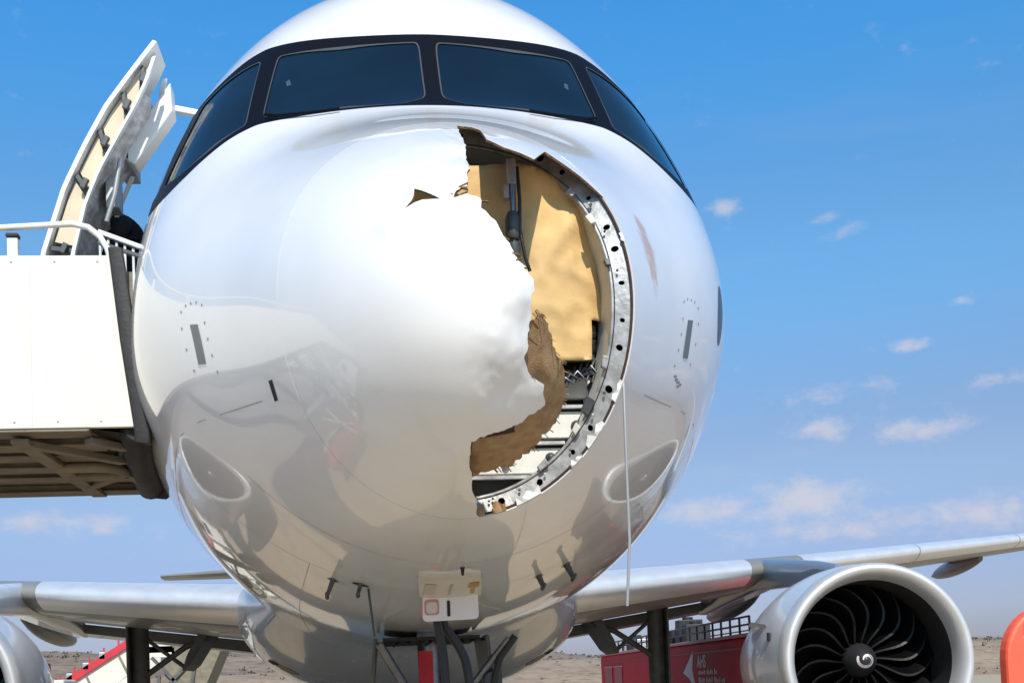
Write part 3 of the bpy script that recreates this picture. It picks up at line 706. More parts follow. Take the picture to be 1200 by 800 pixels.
# ------------------------------------------------------------------ open passenger door (hinged to the aircraft)
OUT = [(-2.47,3.45),(-2.45,3.9),(-2.402,4.265),(-2.26,4.708),(-2.13,4.98),(-1.995,5.23),(-1.86,5.42),(-1.744,5.576),(-1.68,5.661)]
INN = [(-2.27,3.45),(-2.26,3.9),(-2.232,4.267),(-2.150,4.60),(-2.06,4.82),(-1.935,5.05),(-1.83,5.24),(-1.755,5.40),(-1.70,5.56)]
def lerp2(P, t):
    k = t*(len(P)-1); i = min(int(k), len(P)-2); f = k-i
    return (P[i][0]*(1-f)+P[i+1][0]*f, P[i][1]*(1-f)+P[i+1][1]*f)
def smooth2(P, n=28): return [lerp2(P, i/(n-1)) for i in range(n)]
o_, i_ = smooth2(OUT), smooth2(INN)
YR = [4.30-.52*k/27 for k in range(28)]
mb = MB(); mb.loft([[(x,3.48,z),(x-.028,3.48,z+.012),(x-.028,yr,z+.012),(x,yr,z)] for (x, z), yr in zip(o_, YR)], caps=(True,True), sm=False)
door = mb.build('passenger_door', M['white'], A, bevel=.004, label='open cabin door swung forward, its edge facing the camera')
mb = MB(); mb.loft([[(x-.014,3.47,z-.006),(x+.014,3.47,z+.006),(x+.014,3.51,z+.006),(x-.014,3.51,z-.006)] for x, z in i_], caps=(True,True), sm=False); mb.build('inner_rim', M['white'], door, bevel=.004)
mb = MB(); mb.loft([[(x,yr-.02,z),(x+.03,yr-.02,z+.01),(x+.03,yr,z+.01),(x,yr,z)] for (x, z), yr in zip(i_, YR)], caps=(True,True), sm=False); mb.build('inner_rim', M['white'], door)
cuts = [0, .14, .27, .42, .56, .70, .83, .95]
for a, b in zip(cuts[:-1], cuts[1:]):
    mb = MB(); q = []
    for t in np.linspace(a+.014, b-.014, 4):
        p, r = lerp2(OUT, t), lerp2(INN, t); q.append([(p[0]+.012,3.535,p[1]),(r[0]-.012,3.535,r[1]),(r[0]-.012,3.55,r[1]),(p[0]+.012,3.55,p[1])])
    mb.loft(q, caps=(True,True), sm=False); mb.build('lining_panel', M['lining'], door, bevel=.003)
for t in cuts[1:-1]:
    p, r = lerp2(OUT, t), lerp2(INN, t); mb = MB()
    mb.bar((p[0]+.01,3.52,p[1]), (r[0]-.01,3.52,r[1]), .022, .03); mb.bar(((p[0]+r[0])/2,3.49,(p[1]+r[1])/2-.03), ((p[0]+r[0])/2+.03,3.49,(p[1]+r[1])/2+.03), .03, .035)
    mb.build('door_rib', M['darkgrey'], door, bevel=.004)
mb = MB(); rows = []
for i, (x, z) in enumerate(i_[2:-4]):
    rows.append([(x-.03+.05*mnoise.noise(Vector((i*.5, k*.7, 2))) + .05*math.sin(k/7*math.pi), 3.55+(.095-.0022*i)*k, z) for k in range(8)])
mb.loft(rows, close=False); mb.build('insulation_foil', M['foil'], door)
mb = MB(); mb.prism([(-1.644,3.72,5.527),(-1.635,3.72,5.331),(-1.886,3.72,4.969),(-1.955,3.72,5.01),(-1.922,3.72,5.128)], (0,.16,0)); mb.build('door_bustle', M['white'], door, bevel=.012)
mb = MB(); mb.bar((-1.93,3.70,5.13), (-1.955,3.70,4.99), .05, .02); mb.box((-2.02,3.72,5.0),(-1.92,4.1,5.12)); mb.build('door_mechanism', M['galv'], door, bevel=.004)
mb = MB(); mb.box((-2.06,3.66,4.66),(-1.98,3.80,4.86)); mb.tube([(-2.05,3.62,4.55),(-1.99,3.60,4.72),(-1.95,3.6,4.95)], .016, 8); mb.build('door_mechanism', M['galv'], door, bevel=.004)
mb = MB(); mb.bar((-1.68,3.9,5.435), (-1.455,3.9,5.392), .05, .04); mb.bar((-1.462,3.9,5.40), (-1.495,3.95,5.22), .05, .04); mb.bar((-1.495,3.95,5.23), (-1.42,4.5,5.2), .05, .04); mb.build('hinge_arm', M['white'], door, bevel=.006)
door.location = Vector((.03, 0, .035))
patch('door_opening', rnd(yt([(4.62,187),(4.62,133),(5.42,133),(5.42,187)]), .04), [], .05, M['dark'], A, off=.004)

# ------------------------------------------------------------------ wings, slats, flap fairings
def wing_at(x):
    if x < 6.4: k = (x-2)/4.4; le = 11.8+(x-2)*.53; c = 7.0+(4.1-7.0)*k; t = .86+(.52-.86)*k
    else: k = (x-6.4)/10.6; le = 14.13+(x-6.4)*.515; c = 4.1+(1.5-4.1)*k; t = .52+(.17-.52)*k
    return le, c, t, 2.72+(x-2)*.112
def foil(x, sg_, f0=0., f1=1., grow=0., n=14):
    le, c, t, z = wing_at(x); top, bot = [], []
    fs = f0+(f1-f0)*(.5-.5*np.cos(np.linspace(0, math.pi, n)))
    for f in fs:
        y = 5*t*(.2969*math.sqrt(f)-.126*f-.3516*f*f+.2843*f**3-.1036*f**4)
        cam_ = -.30*f*f*c/7 + .05*math.sin(math.pi*min(f*1.2,1))*t
        top.append((sg_*x, le+f*c, z+cam_+y*.85+grow)); bot.append((sg_*x, le+f*c, z+cam_-y*.95-grow))
    return top[::-1]+bot[1:] if f0 == 0 else top[::-1]+bot
for sg_ in (1, -1):
    mb = MB(); mb.loft([foil(x, sg_) for x in (1.6,2.6,4,5.2,6.4,8,10,12,14,16,17)], caps=(True,True)); wing = mb.build('wing', M['wing_paint'], A)
    for (a, b) in [(2.15,5.30),(6.35,8.9),(8.92,11.5),(11.52,14.1),(14.12,16.6)]:
        mb = MB(); rs = []
        for x in np.linspace(a, b, 6):
            le, c, t, z = wing_at(x); r = foil(x, sg_, 0, .085, .012, 12)
            rs.append([(p[0], p[1]-.03-.02*(1-(p[1]-le)/c/.085), p[2]) for p in r])
        mb.loft(rs, caps=(True,True)); mb.build('slat', M['slat'], wing)
    for x, ln in ((6.3,3.4),(8.35,3.2),(11.6,2.2)):
        le, c, t, z = wing_at(x); mb = MB(); rs = []
        y0 = le+c*.55
        for f in np.linspace(0, 1, 10):
            r = .26*ln/3*math.sin(math.pi*min(1, .06+f*.94))**.6; yy = y0+f*ln; zz = z-.30*((yy-le)/c)**2*c/7-t*.25-.06
            rs.append([(sg_*x+r*.62*math.cos(q), yy, zz+r*math.sin(q)) for q in np.arange(12)*2*math.pi/12])
        mb.loft(rs, caps=(True,True)); mb.build('flap_track_fairing', M['wing_paint'], wing)
    le, c, t, z = wing_at(5.2); mb = MB()
    mb.loft([[(sg_*2.3, 18.2, 2.42),(sg_*2.3,19.6,2.25),(sg_*2.3,19.6,2.20),(sg_*2.3,18.2,2.2)],[(sg_*6.2,17.6,2.95),(sg_*6.2,18.9,2.80),(sg_*6.2,18.9,2.75),(sg_*6.2,17.6,2.8)]],caps=(True,True),sm=False); mb.build('flap', M['wing_paint'], wing)
    # pylon
    mb = MB(); rs = []
    for (Y, z0, z1, hw) in [(11.2,2.80,2.92,.06),(12.2,2.75,3.08,.17),(13.4,2.8,3.22,.20),(14.6,2.85,3.36,.20),(16.2,2.75,3.2,.18),(18.,2.65,2.9,.08)]:
        rs.append([(sg_*5.75-hw,Y,z0),(sg_*5.75-hw,Y,z1-.06),(sg_*5.75-hw*.6,Y,z1),(sg_*5.75+hw*.6,Y,z1),(sg_*5.75+hw,Y,z1-.06),(sg_*5.75+hw,Y,z0)])
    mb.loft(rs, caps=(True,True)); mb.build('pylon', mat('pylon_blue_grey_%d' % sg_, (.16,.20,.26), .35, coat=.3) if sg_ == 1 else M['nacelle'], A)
    # tailplane
    mb = MB(); rs = []
    for x, le2, c2, t2 in ((.4,29.6,4.2,.45),(7.1,33.0,1.5,.14)):
        ring = []
        for f in (0,.05,.2,.5,1): ring.append((sg_*x, le2+f*c2, 5.12+x*.012+t2*.5*math.sin(math.pi*f**.6)))
        for f in (.5,.2,.05): ring.append((sg_*x, le2+f*c2, 5.12+x*.012-t2*.5*math.sin(math.pi*f**.6)))
        rs.append(ring)
    mb.loft(rs, caps=(True,True)); mb.build('tailplane', M['wing_paint'], A)
mb = MB(); rs = []
for z, le2, c2, hw in ((5.4,27.2,7.2,.35),(11.7,33.4,2.6,.12)):
    rs.append([(0,le2,z),(hw*.6,le2+c2*.1,z),(hw,le2+c2*.35,z),(0,le2+c2,z),(-hw,le2+c2*.35,z),(-hw*.6,le2+c2*.1,z)])
mb.loft(rs, caps=(True,True)); mb.build('tail_fin', M['paint'], A)

# ------------------------------------------------------------------ belly fairing with ram air inlets
def FB(Y, t):
    a = np.interp(Y, [8.2,9.0,9.6,10.3,11.2,13,18,20,22], [1.45,1.70,1.90,2.04,2.20,2.28,2.25,2.1,1.6])
    b = np.interp(Y, [8.2,9.0,9.6,10.3,11.2,13,18,20,22], [.30,.55,.76,.96,1.15,1.30,1.28,1.0,.5])
    zc = np.interp(Y, [9,11,13,22], [2.45,2.62,2.65,2.6]); e = 2/2.35
    co, sn = math.cos(t), math.sin(t)
    return (a*math.copysign(abs(co)**e, co), Y, zc+b*math.copysign(abs(sn)**e, sn) if sn < 0 else zc+.75*sn)
mb = MB(); ts = [R(a) for a in range(-220, 41, 5)]
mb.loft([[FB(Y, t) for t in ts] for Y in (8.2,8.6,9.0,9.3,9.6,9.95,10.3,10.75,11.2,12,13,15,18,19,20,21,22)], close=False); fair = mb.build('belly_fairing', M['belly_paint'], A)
for sg_ in (1, -1):
    mb = MB(); q = []
    for (Y, d) in [(10.55,-38),(10.75,-36),(10.95,-45),(10.95,-50),(10.75,-52),(10.55,-48)]:
        p = Vector(FB(Y, R(d) if sg_ == 1 else R(180-d))); q.append(p+Vector((sg_*.006,-.006,-.006)))
    mb.prism(q, (-sg_*.02, .03, .02)); mb.build('ram_air_inlet', M['stairframe'], fair)
    mb = MB(); q = []
    for (Y, d) in [(10.55,-38),(10.75,-36),(10.78,-39.5),(10.56,-41.5)]:
        p = Vector(FB(Y, R(d) if sg_ == 1 else R(180-d))); q.append(p+Vector((sg_*.012,-.012,-.012)))
    mb.prism(q, (-sg_*.02, .03, .02)); mb.build('ram_air_inlet', M['dark'], fair)

# ------------------------------------------------------------------ engines
EY, EZ = 9.9, 1.625
def blade_mesh():
    mb = MB(); rs = []
    for f in np.linspace(0, 1, 12):
        r = .20+f*.775; st = R(24+40*f); ch = .30+.12*math.sin(math.pi*f*.8)
        ph = -.20*math.sin(f*math.pi*.95)+.20*f*f; dy = -.06*math.sin(f*math.pi)
        q = []
        for k in (-.5, -.42, 0, .5, 0, -.42):
            th = .010 if len(q) in (1, 2, ) else (-.010 if len(q) in (4, 5) else 0)
            c_ = ch*k; ax = c_*math.cos(st)-th*math.sin(st)*1; ta = c_*math.sin(st)+th*math.cos(st)
            ang = ph+ta/r; q.append((r*math.cos(ang), dy+ax+.0, r*math.sin(ang)))
        rs.append(q)
    n = 6
    for i in range(len(rs)-1):
        for j in range(n):
            mb.add([rs[i][j], rs[i][(j+1)%n], rs[i+1][(j+1)%n], rs[i+1][j]], [(0,1,2,3)], 1 if j in (0, 5) else 0, True)
    return mb
bl_me = None
for sg_ in (1, -1):
    c = (sg_*5.70, EY, EZ)
    mb = MB(); mb.lathe([(1.208,.27),(1.225,.50),(1.243,.85),(1.245,1.2),(1.215,1.8),(1.13,2.5),(1.0,3.3),(.90,3.9),(.85,3.92),(.82,3.6),(.82,3.0)], c, n=72)
    eng = mb.build('engine', M['nacelle'], A, label='turbofan engine with %s' % ('a white curl on its spinner' if sg_ == 1 else 'its inlet cut by the left edge'))
    mb = MB(); mb.lathe([(1.209,.265),(1.203,.15),(1.192,.08),(1.172,.025),(1.142,0),(1.105,.006),(1.066,.045),(1.035,.11),(1.012,.19),(.998,.28)], c, n=96); mb.build('inlet_lip', M['lip'], eng)
    mb = MB(); mb.lathe([(.998,.28),(.990,.42),(.985,.70),(.985,1.35)], c, n=72); mb.build('fan_duct', M['fanduct'], eng)
    mb = MB(); mb.lathe([(.985,1.30),(.2,1.30),(0,1.30)], c, n=48); mb.build('fan_hub', M['dark'], eng)
    mb = MB(); mb.lathe([(0,.50),(.03,.505),(.07,.53),(.14,.62),(.20,.74),(.235,.86),(.24,1.0),(.22,1.1)], c, n=40); sp_ = mb.build('spinner', M['spinner'], eng)
    if bl_me is None:
        b0 = blade_mesh().build('fan_blade', [M['fan'], M['fanedge']], eng); bl_me = b0.data
    else:
        b0 = bpy.data.objects.new('fan_blade', bl_me); C.objects.link(b0); b0.parent = eng
    b0.location = (c[0], c[1]+.92, c[2])
    for k in range(1, 18): dup(b0, eng, rot=(0, k*2*math.pi/18, 0))
    # white curl painted on the spinner, a raised ribbon
    def sp_pt(r, t):
        y = np.interp(r, [0,.03,.07,.14,.20,.235], [.50,.505,.53,.62,.74,.86]); return Vector((c[0]+r*math.cos(t), c[1]+y-.004, c[2]+r*math.sin(t)))
    mb = MB(); q = []
    for i in range(22):
        f = i/21; t = R(150)+f*R(390); r = .105-.060*f; wd = .017*math.sin(math.pi*(.12+.83*f))+.003
        q.append([sp_pt(r+wd, t), sp_pt(max(r-wd, .005), t)])
    mb.loft(q, close=False); mb.build('spinner_curl', M['text'], eng)
    mb = MB(); mb.prism([(c[0]-1.245*.93,EY+1.0,EZ+.52),(c[0]-1.245*.93-.08,EY+1.5,EZ+.58),(c[0]-1.245*.93,EY+2.0,EZ+.56)], (.03,0,-.05)); mb.build('nacelle_strake', M['nacelle'], eng)
    mb = MB(); mb.box((c[0]-1.215,EY+.62,EZ+.30),(c[0]-1.19,EY+.72,EZ+.40)); mb.build('nacelle_latch', M['dark'], eng)

    ang_ = R(-5*sg_); rot = Matrix.Rotation(ang_, 3, 'Z'); eng.rotation_euler = (0, 0, ang_); eng.location = Vector(c)-rot@Vector(c)
# ------------------------------------------------------------------ landing gear
def wheel(mb, c, r, w_): mb.lathe([(r*.55,-w_*.5),(r*.85,-w_*.5),(r*.97,-w_*.36),(r,-w_*.15),(r,w_*.15),(r*.97,w_*.36),(r*.85,w_*.5),(r*.55,w_*.5)], c, 'X', 32)
def rim(mb, c, r, w_): mb.lathe([(0,-w_*.3),(r*.3,-w_*.3),(r*.4,-w_*.42),(r*.55,-w_*.5),(r*.55,w_*.5),(r*.4,w_*.42),(r*.3,w_*.3),(0,w_*.3)], c, 'X', 24)
for sg_ in (1, -1):
    x = sg_*4.46
    mb = MB(); mb.tube([(x,16.5,3.15),(x,16.55,1.5),(x,16.6,.62)], [.15,.15,.10], 14); mb.tube([(x-.55,16.6,.6),(x+.55,16.6,.6)], .08, 10)
    g_ = mb.build('main_gear_leg', M['gear'], A)
    mb = MB(); mb.prism([(x+sg_*.13,16.2,3.05),(x+sg_*.16,16.95,3.05),(x+sg_*.16,16.95,1.2),(x+sg_*.13,16.25,1.2)], (sg_*.04,0,0)); mb.build('gear_door', M['gear'], g_, bevel=.01)
    mb = MB(); mb.tube([(x-sg_*.1,16.5,1.9),(x-sg_*.75,16.5,2.35),(x-sg_*1.5,16.5,2.62)], .05, 8); mb.tube([(x,16.5,2.6),(x-sg_*.75,16.5,2.0)], .035, 8); mb.build('side_brace', M['gear'], g_)
    mb = MB(); mb.prism([(x-sg_*1.30,16.3,2.75),(x-sg_*.85,16.3,2.05),(x-sg_*.72,16.3,1.95),(x-sg_*.80,16.3,2.2),(x-sg_*1.1,16.3,2.75)], (0,1.2,0)); mb.build('bay_door', M['gear'], A, bevel=.01)
    for dx in (-.46, .46):
        mb = MB(); wheel(mb, (x+dx,16.6,.585), .585, .42); wh = mb.build('wheel', M['rubber'], g_)
        mb = MB(); rim(mb, (x+dx,16.6,.585), .585, .42); mb.build('wheel_rim', M['galv'], g_)
mb = MB(); mb.tube([(0,5.07,2.0),(0,5.05,1.2),(0,5.0,.45)], [.10,.10,.07], 14); mb.tube([(-.3,5.0,.38),(.3,5.0,.38)], .05, 10); ng = mb.build('nose_gear_leg', M['steel'], A)
for x0, x1 in ((-.39,-.10),(.58,.16)):
    mb = MB(); mb.tube([(x0,4.72,1.86),(x1,4.92,1.35)], .034, 8); mb.build('drag_brace', M['steel'], ng)
mb = MB(); mb.tube([(.62,4.7,1.88),(.50,4.72,1.72),(.44,4.75,1.50),(.40,4.8,1.3)], .028, 8); mb.build('brake_hose', M['cable'], ng)
mb = MB(); mb.box((.36,4.8,1.50),(.52,4.95,1.64)); mb.tube([(.44,4.8,1.56),(.44,4.74,1.56)], .06, 14); mb.build('taxi_light', M['darkgrey'], ng, bevel=.01)
for sx in (-1, 1):
    mb = MB(); mb.prism([(sx*.40,4.75,1.90),(sx*.40,5.9,1.90),(sx*.46,5.8,1.32),(sx*.46,4.9,1.32)], (sx*.03,0,0)); mb.build('nose_gear_door', M['gear'], A, bevel=.01)
    mb = MB(); wheel(mb, (sx*.26,5.0,.38), .38, .24); mb.build('wheel', M['rubber'], ng)
    mb = MB(); rim(mb, (sx*.26,5.0,.38), .38, .24); mb.build('wheel_rim', M['galv'], ng)
mb = MB(); mb.box((-.36,4.75,1.875),(.36,5.95,1.90)); mb.build('gear_bay', M['dark'], A)
mb = MB()
for k in range(9): mb.tube([(-.30+.08*k,4.86,1.885),(-.28+.08*k,4.84,1.84+.015*(k%3)),(-.24+.08*k,4.9,1.87)], .012, 6)
mb.build('bay_hydraulic_line', M['cable'], A)
# ------------------------------------------------------------------ passenger stairs on the left
S = thing('passenger_stairs', 'white and olive mobile boarding stairs with a black bumper pressed against the nose', 'boarding stairs', (-4.2, 3.9, 0))
PAN = [(-5.9,3.06),(-1.742,3.06),(-1.878,4.065),(-5.9,4.065)]
mb = MB(); mb.prism([(x,2.90,z) for x, z in PAN], (0,.035,0)); mb.build('side_panel', M['cream'], S, bevel=.006, label='large white side panel facing the camera')
mb = MB(); mb.prism([(x if x < -3 else x-.36,4.90,z) for x, z in PAN], (0,.035,0)); mb.build('side_panel', M['cream'], S, bevel=.006, label='white side panel on the far side of the platform')
mb = MB(); mb.box((-5.9,2.94,3.075),(-2.18,4.90,3.13)); mb.prism([(-2.18,2.94,3.075),(-1.79,2.94,3.075),(-2.06,4.90,3.075),(-2.18,4.90,3.075)], (0,0,.055)); mb.build('platform_floor', M['stairframe'], S)
for Y, z0 in ((2.96,3.045),(3.28,3.03),(3.62,3.035),(3.98,3.03),(4.34,3.03),(4.86,3.02)):
    mb = MB(); mb.box((-5.9,Y-.05,z0),(-2.02,Y+.05,3.072)); mb.box((-5.9,Y-.09,z0-.012),(-2.02,Y+.09,z0)); mb.build('frame_beam', M['stairframe'], S, bevel=.004)
for x in (-5.2,-4.2,-3.25,-2.42):
    mb = MB(); mb.box((x-.05,2.95,2.985),(x+.05,4.88,3.015)); mb.build('cross_beam', M['stairframe'], S, bevel=.004)
for p, q in (((-2.40,3.05,3.0),(-1.98,3.62,3.0)),((-2.40,4.5,3.0),(-2.06,4.05,3.0)),((-2.05,3.0,3.0),(-1.88,3.2,3.0)),((-2.06,4.05,3.0),(-1.99,4.5,3.0))):
    mb = MB(); mb.bar(p, q, .07, .04); mb.build('diagonal_brace', M['stairframe'], S, bevel=.004)
mb = MB(); c_ = []
for a in range(-90, 91, 15): c_.append((-2.2+.16*math.cos(R(a)), 3.9+.16*math.sin(R(a)), 2.99))
c_ = [(-2.42,3.74,2.99)]+c_+[(-2.42,4.06,2.99)]; mb.tube(c_, .035, 8); mb.build('frame_hoop', M['stairframe'], S)
mb = MB(); mb.prism([(-3.55,4.893,3.62),(-3.05,4.893,3.48),(-2.80,4.893,3.30),(-3.10,4.893,3.34),(-3.5,4.893,3.42)], (0,.006,0)); mb.build('reflection_swoosh', M['redrail'], S)  # out of view, added so its red reflection shows in the fuselage paint
for x in (-2.33,-3.6,-4.8):
    mb = MB(); mb.box((x-.003,2.8975,3.075),(x+.003,2.901,4.05)); mb.build('panel_joint', M['placard2'], S)
for k in range(9):
    for z in (3.10, 4.03):
        mb = MB(); mb.lathe([(0,0),(.007,0),(.007,-.004),(0,-.004)], (-1.95-.24*k, 2.90, z), n=8); mb.build('panel_rivet', M['placard2'], S)
# black bumper: leaning post plus the roll that follows the aircraft skin
mb = MB(); mb.loft([[(-1.885,2.87,4.10),(-1.80,2.87,4.10),(-1.82,3.0,4.10),(-1.885,3.0,4.10)],[(-1.83,2.87,3.55),(-1.735,2.87,3.55),(-1.75,3.0,3.55),(-1.83,3.0,3.55)],[(-1.765,2.87,3.04),(-1.672,2.87,3.04),(-1.69,3.0,3.04),(-1.765,3.0,3.04)],[(-1.765,2.88,2.97),(-1.675,2.88,2.96),(-1.69,3.0,2.97),(-1.765,3.0,2.98)]], caps=(True,True)); mb.build('bumper_post', M['rubber'], S, bevel=.012)
mb = MB(); path = [(-1.775,2.99,3.05),(-1.89,3.6,3.06),(-1.975,4.2,3.06),(-2.06,4.9,3.06)]
mb.tube([(-1.765,2.955,3.05)]+path+[(-2.07,4.95,3.06)], [.06,.094,.098,.098,.098,.06], 16); mb.build('bumper_roll', M['rubber'], S)
mb = MB(); mb.loft([[(-2.03,2.93,3.06),(-1.99,3.6,3.06),(-2.06,4.2,3.06),(-2.13,4.9,3.06)],[(-1.80,2.95,3.03),(-1.92,3.6,2.99),(-2.02,4.2,2.98),(-2.09,4.9,2.98)]], close=False, sm=False)
mb.loft([[(-2.12,4.86,3.05),(-1.80,4.86,3.05)],[(-2.12,4.9,2.98),(-1.95,4.9,2.96)]], close=False, sm=False); mb.build('bumper_skirt', M['rubber'], S)
# rails
for Y, dx in ((2.915, 0), (4.915, -.36)):
    mb = MB(); mb.tube([(-5.9,Y,4.20),(-2.6,Y,4.225),(-2.09+dx,Y,4.256),(-2.0+dx,Y,4.235),(-1.935+dx,Y,4.18),(-1.895+dx,Y,4.11),(-1.875+dx,Y,4.03)], .018, 10)
    for x in (-5.2,-4.2,-3.3): mb.tube([(x,Y,4.05),(x,Y,4.21)], .014, 8)
    mb.build('handrail', M['white'], S)
mb = MB(); mb.box((-2.455,2.91,4.0),(-2.395,2.95,4.175)); mb.build('rail_post', M['white'], S, bevel=.006)
mb = MB(); mb.box((-2.46,2.90,4.175),(-2.39,2.96,4.20)); mb.build('post_cap', M['rubber'], S, bevel=.008)
mb = MB(); mb.bar((-2.06,3.42,4.405), (-1.80,3.42,4.305), .03, .03); mb.build('gate_rail', M['galv'], S, bevel=.004)
mb = MB(); mb.bar((-2.06,3.44,4.34), (-1.80,3.44,4.25), .05, .02); mb.build('gate_rail', M['darkgrey'], S)
for k in range(6):
    x = -2.05+.05*k; mb = MB(); mb.bar((x,3.43,4.385-.38*(x+2.06)), (x,3.43,3.15), .014, .014); mb.build('gate_bar', M['galv'], S)
mb = MB(); mb.box((-2.06,3.5,3.2),(-1.84,3.54,4.18)); mb.build('gate_panel', M['stairframe'], S)
# staircase and chassis away to the left
for Y in (2.94, 4.86):
    mb = MB(); mb.bar((-5.85,Y,3.02), (-10.4,Y,.50), .06, .26); mb.build('stringer', M['stairframe'], S)
    mb = MB(); mb.prism([(-5.9,Y,3.10),(-5.9,Y,4.06),(-10.4,Y,1.55),(-10.4,Y,.60)], (0,.03,0)); mb.build('side_panel', M['cream'], S)
    mb = MB(); mb.tube([(-5.9,Y,4.2),(-10.4,Y,1.70)], .018, 8); mb.build('handrail', M['white'], S)
for k in range(15):
    mb = MB(); x = -5.95-.30*k; z = 2.95-.167*k; mb.box((x-.30,2.97,z),(x,4.83,z+.04)); mb.build('step', M['galv'], S, bevel=.004)
mb = MB(); mb.box((-10.2,2.9,.42),(-4.0,4.9,.62)); mb.box((-5.6,3.0,.62),(-4.4,4.8,1.5)); mb.build('chassis', M['cream'], S, bevel=.03)
for x, y in ((-5.5,3.1),(-5.5,4.7),(-4.6,3.1),(-4.6,4.7)):
    mb = MB(); mb.tube([(x,y,.6),(x+.2,y,3.05)], .07, 10); mb.build('lift_column', M['stairframe'], S)
mb = MB(); mb.prism([(-8.9,3.05,.62),(-8.9,3.05,1.25),(-7.6,3.05,1.75),(-6.6,3.05,1.75),(-6.2,3.05,1.2),(-6.1,3.05,.62)], (0,1.7,0)); mb.build('cab', M['cream'], S, bevel=.05)
mb = MB(); mb.prism([(-7.5,3.03,1.25),(-7.4,3.03,1.62),(-6.75,3.03,1.62),(-6.5,3.03,1.25)], (0,.02,0)); mb.build('cab_window', M['win'], S)
for k in range(5):
    x = -5.7+.62*k if k < 5 else 0; mb = MB(); mb.bar((-5.6+.5*k,2.92,.65),(-5.2+.5*k,2.92,2.95 if k < 2 else 1.6), .05, .05); mb.bar((-5.2+.5*k,2.92,.65),(-5.6+.5*k,2.92,2.95 if k < 2 else 1.6), .05, .05); mb.build('lattice_brace', M['galv' if k % 2 else 'white'], S)
mb = MB(); mb.box((-4.35,3.0,.35),(-3.2,4.7,.62)); mb.build('front_bumper', M['redrail'], S, bevel=.03)
for yw in (3.1, 4.7):
    mb = MB(); mb.tube([(-3.6,yw,.0),(-3.6,yw,.5)], .05, 8); mb.lathe([(0,0),(.16,0),(.16,.03),(0,.03)], (-3.6,yw,.0), 'Z', 16); mb.build('stabiliser_foot', M['galv'], S)
for x in (-9.2,-4.7):
    for y in (2.95,4.85):
        mb = MB(); wheel(mb, (0,0,0), .42, .26); v_ = [(-q[1], q[0], q[2]) for q in mb.v]; mb.v = [(a+x,b+y,d+.42) for a,b,d in v_]; mb.build('wheel', M['rubber'], S)

# ------------------------------------------------------------------ person stooping on the platform
pe = thing('person', 'person in a black shirt stooping on the boarding platform beside the open door', 'person', (-1.98, 4.28, 3.13))
def skinned(name, verts, edges, rad, m_, parent, root=0, lev=2):
    me = bpy.data.meshes.new(name); me.from_pydata(verts, edges, []); me.materials.append(m_)
    o = bpy.data.objects.new(name, me); link(o, parent)
    sk = o.modifiers.new('skin', 'SKIN'); sk.use_smooth_shade = True
    for i, v in enumerate(me.skin_vertices[0].data if me.skin_vertices else []): pass
    if not me.skin_vertices: 
        bpy.context.view_layer.objects.active = o
        o.modifiers.remove(sk); sk = o.modifiers.new('skin', 'SKIN'); sk.use_smooth_shade = True
    for i, r in enumerate(rad):
        me.skin_vertices[0].data[i].radius = (r, r) if not hasattr(r, '__len__') else r
        me.skin_vertices[0].data[i].use_root = (i == root)
    su = o.modifiers.new('sub', 'SUBSURF'); su.levels = su.render_levels = lev
    return o
y = 4.28
bv = [(-1.88,y+.12,4.14),(-1.93,y+.06,4.38),(-1.99,y,4.62),(-2.055,y-.02,4.75),(-2.11,y-.05,4.80),   # pelvis..neck base
      (-1.88,y+.22,4.05),(-2.05,y+.20,3.62),(-1.93,y+.30,3.22),(-2.06,y+.26,3.16),                         # leg a
      (-1.87,y-.02,4.05),(-2.04,y-.06,3.60),(-1.91,y+.02,3.22),(-2.05,y-.04,3.16),                         # leg b
      (-2.01,y+.19,4.70),(-2.10,y+.25,4.44),(-2.25,y+.18,4.26),                                         # arm a
      (-1.98,y-.20,4.70),(-2.05,y-.27,4.44),(-2.20,y-.22,4.26)]
be = [(0,1),(1,2),(2,3),(3,4),(0,5),(5,6),(6,7),(7,8),(0,9),(9,10),(10,11),(11,12),(3,13),(13,14),(14,15),(3,16),(16,17),(17,18)]
br = [(.15,.13),(.15,.13),(.17,.14),(.13,.11),.055,.09,.065,.045,.04,.09,.065,.045,.04,.075,.05,.038,.075,.05,.038]
body = skinned('body', bv, be, br, M['cloth'], pe)
hd = skinned('head', [(-2.11,y-.045,4.780),(-2.15,y-.06,4.835),(-2.185,y-.08,4.875),(-2.225,y-.10,4.845),(-2.245,y-.10,4.800)], [(0,1),(1,2),(2,3),(3,4)], [.05,.065,.088,.075,.045], M['skin'], pe)
skinned('hair', [(-2.13,y-.045,4.890),(-2.175,y-.07,4.915),(-2.22,y-.10,4.900)], [(0,1),(1,2)], [.055,.075,.055], M['hair'], pe, 1)
mb = MB(); mb.loft([[(-2.265,y-.115,4.845),(-2.255,y-.13,4.850),(-2.255,y-.10,4.850)],[(-2.29,y-.115,4.815),(-2.275,y-.13,4.810),(-2.275,y-.10,4.810)]], caps=(True,True)); mb.build('nose', M['skin'], pe)
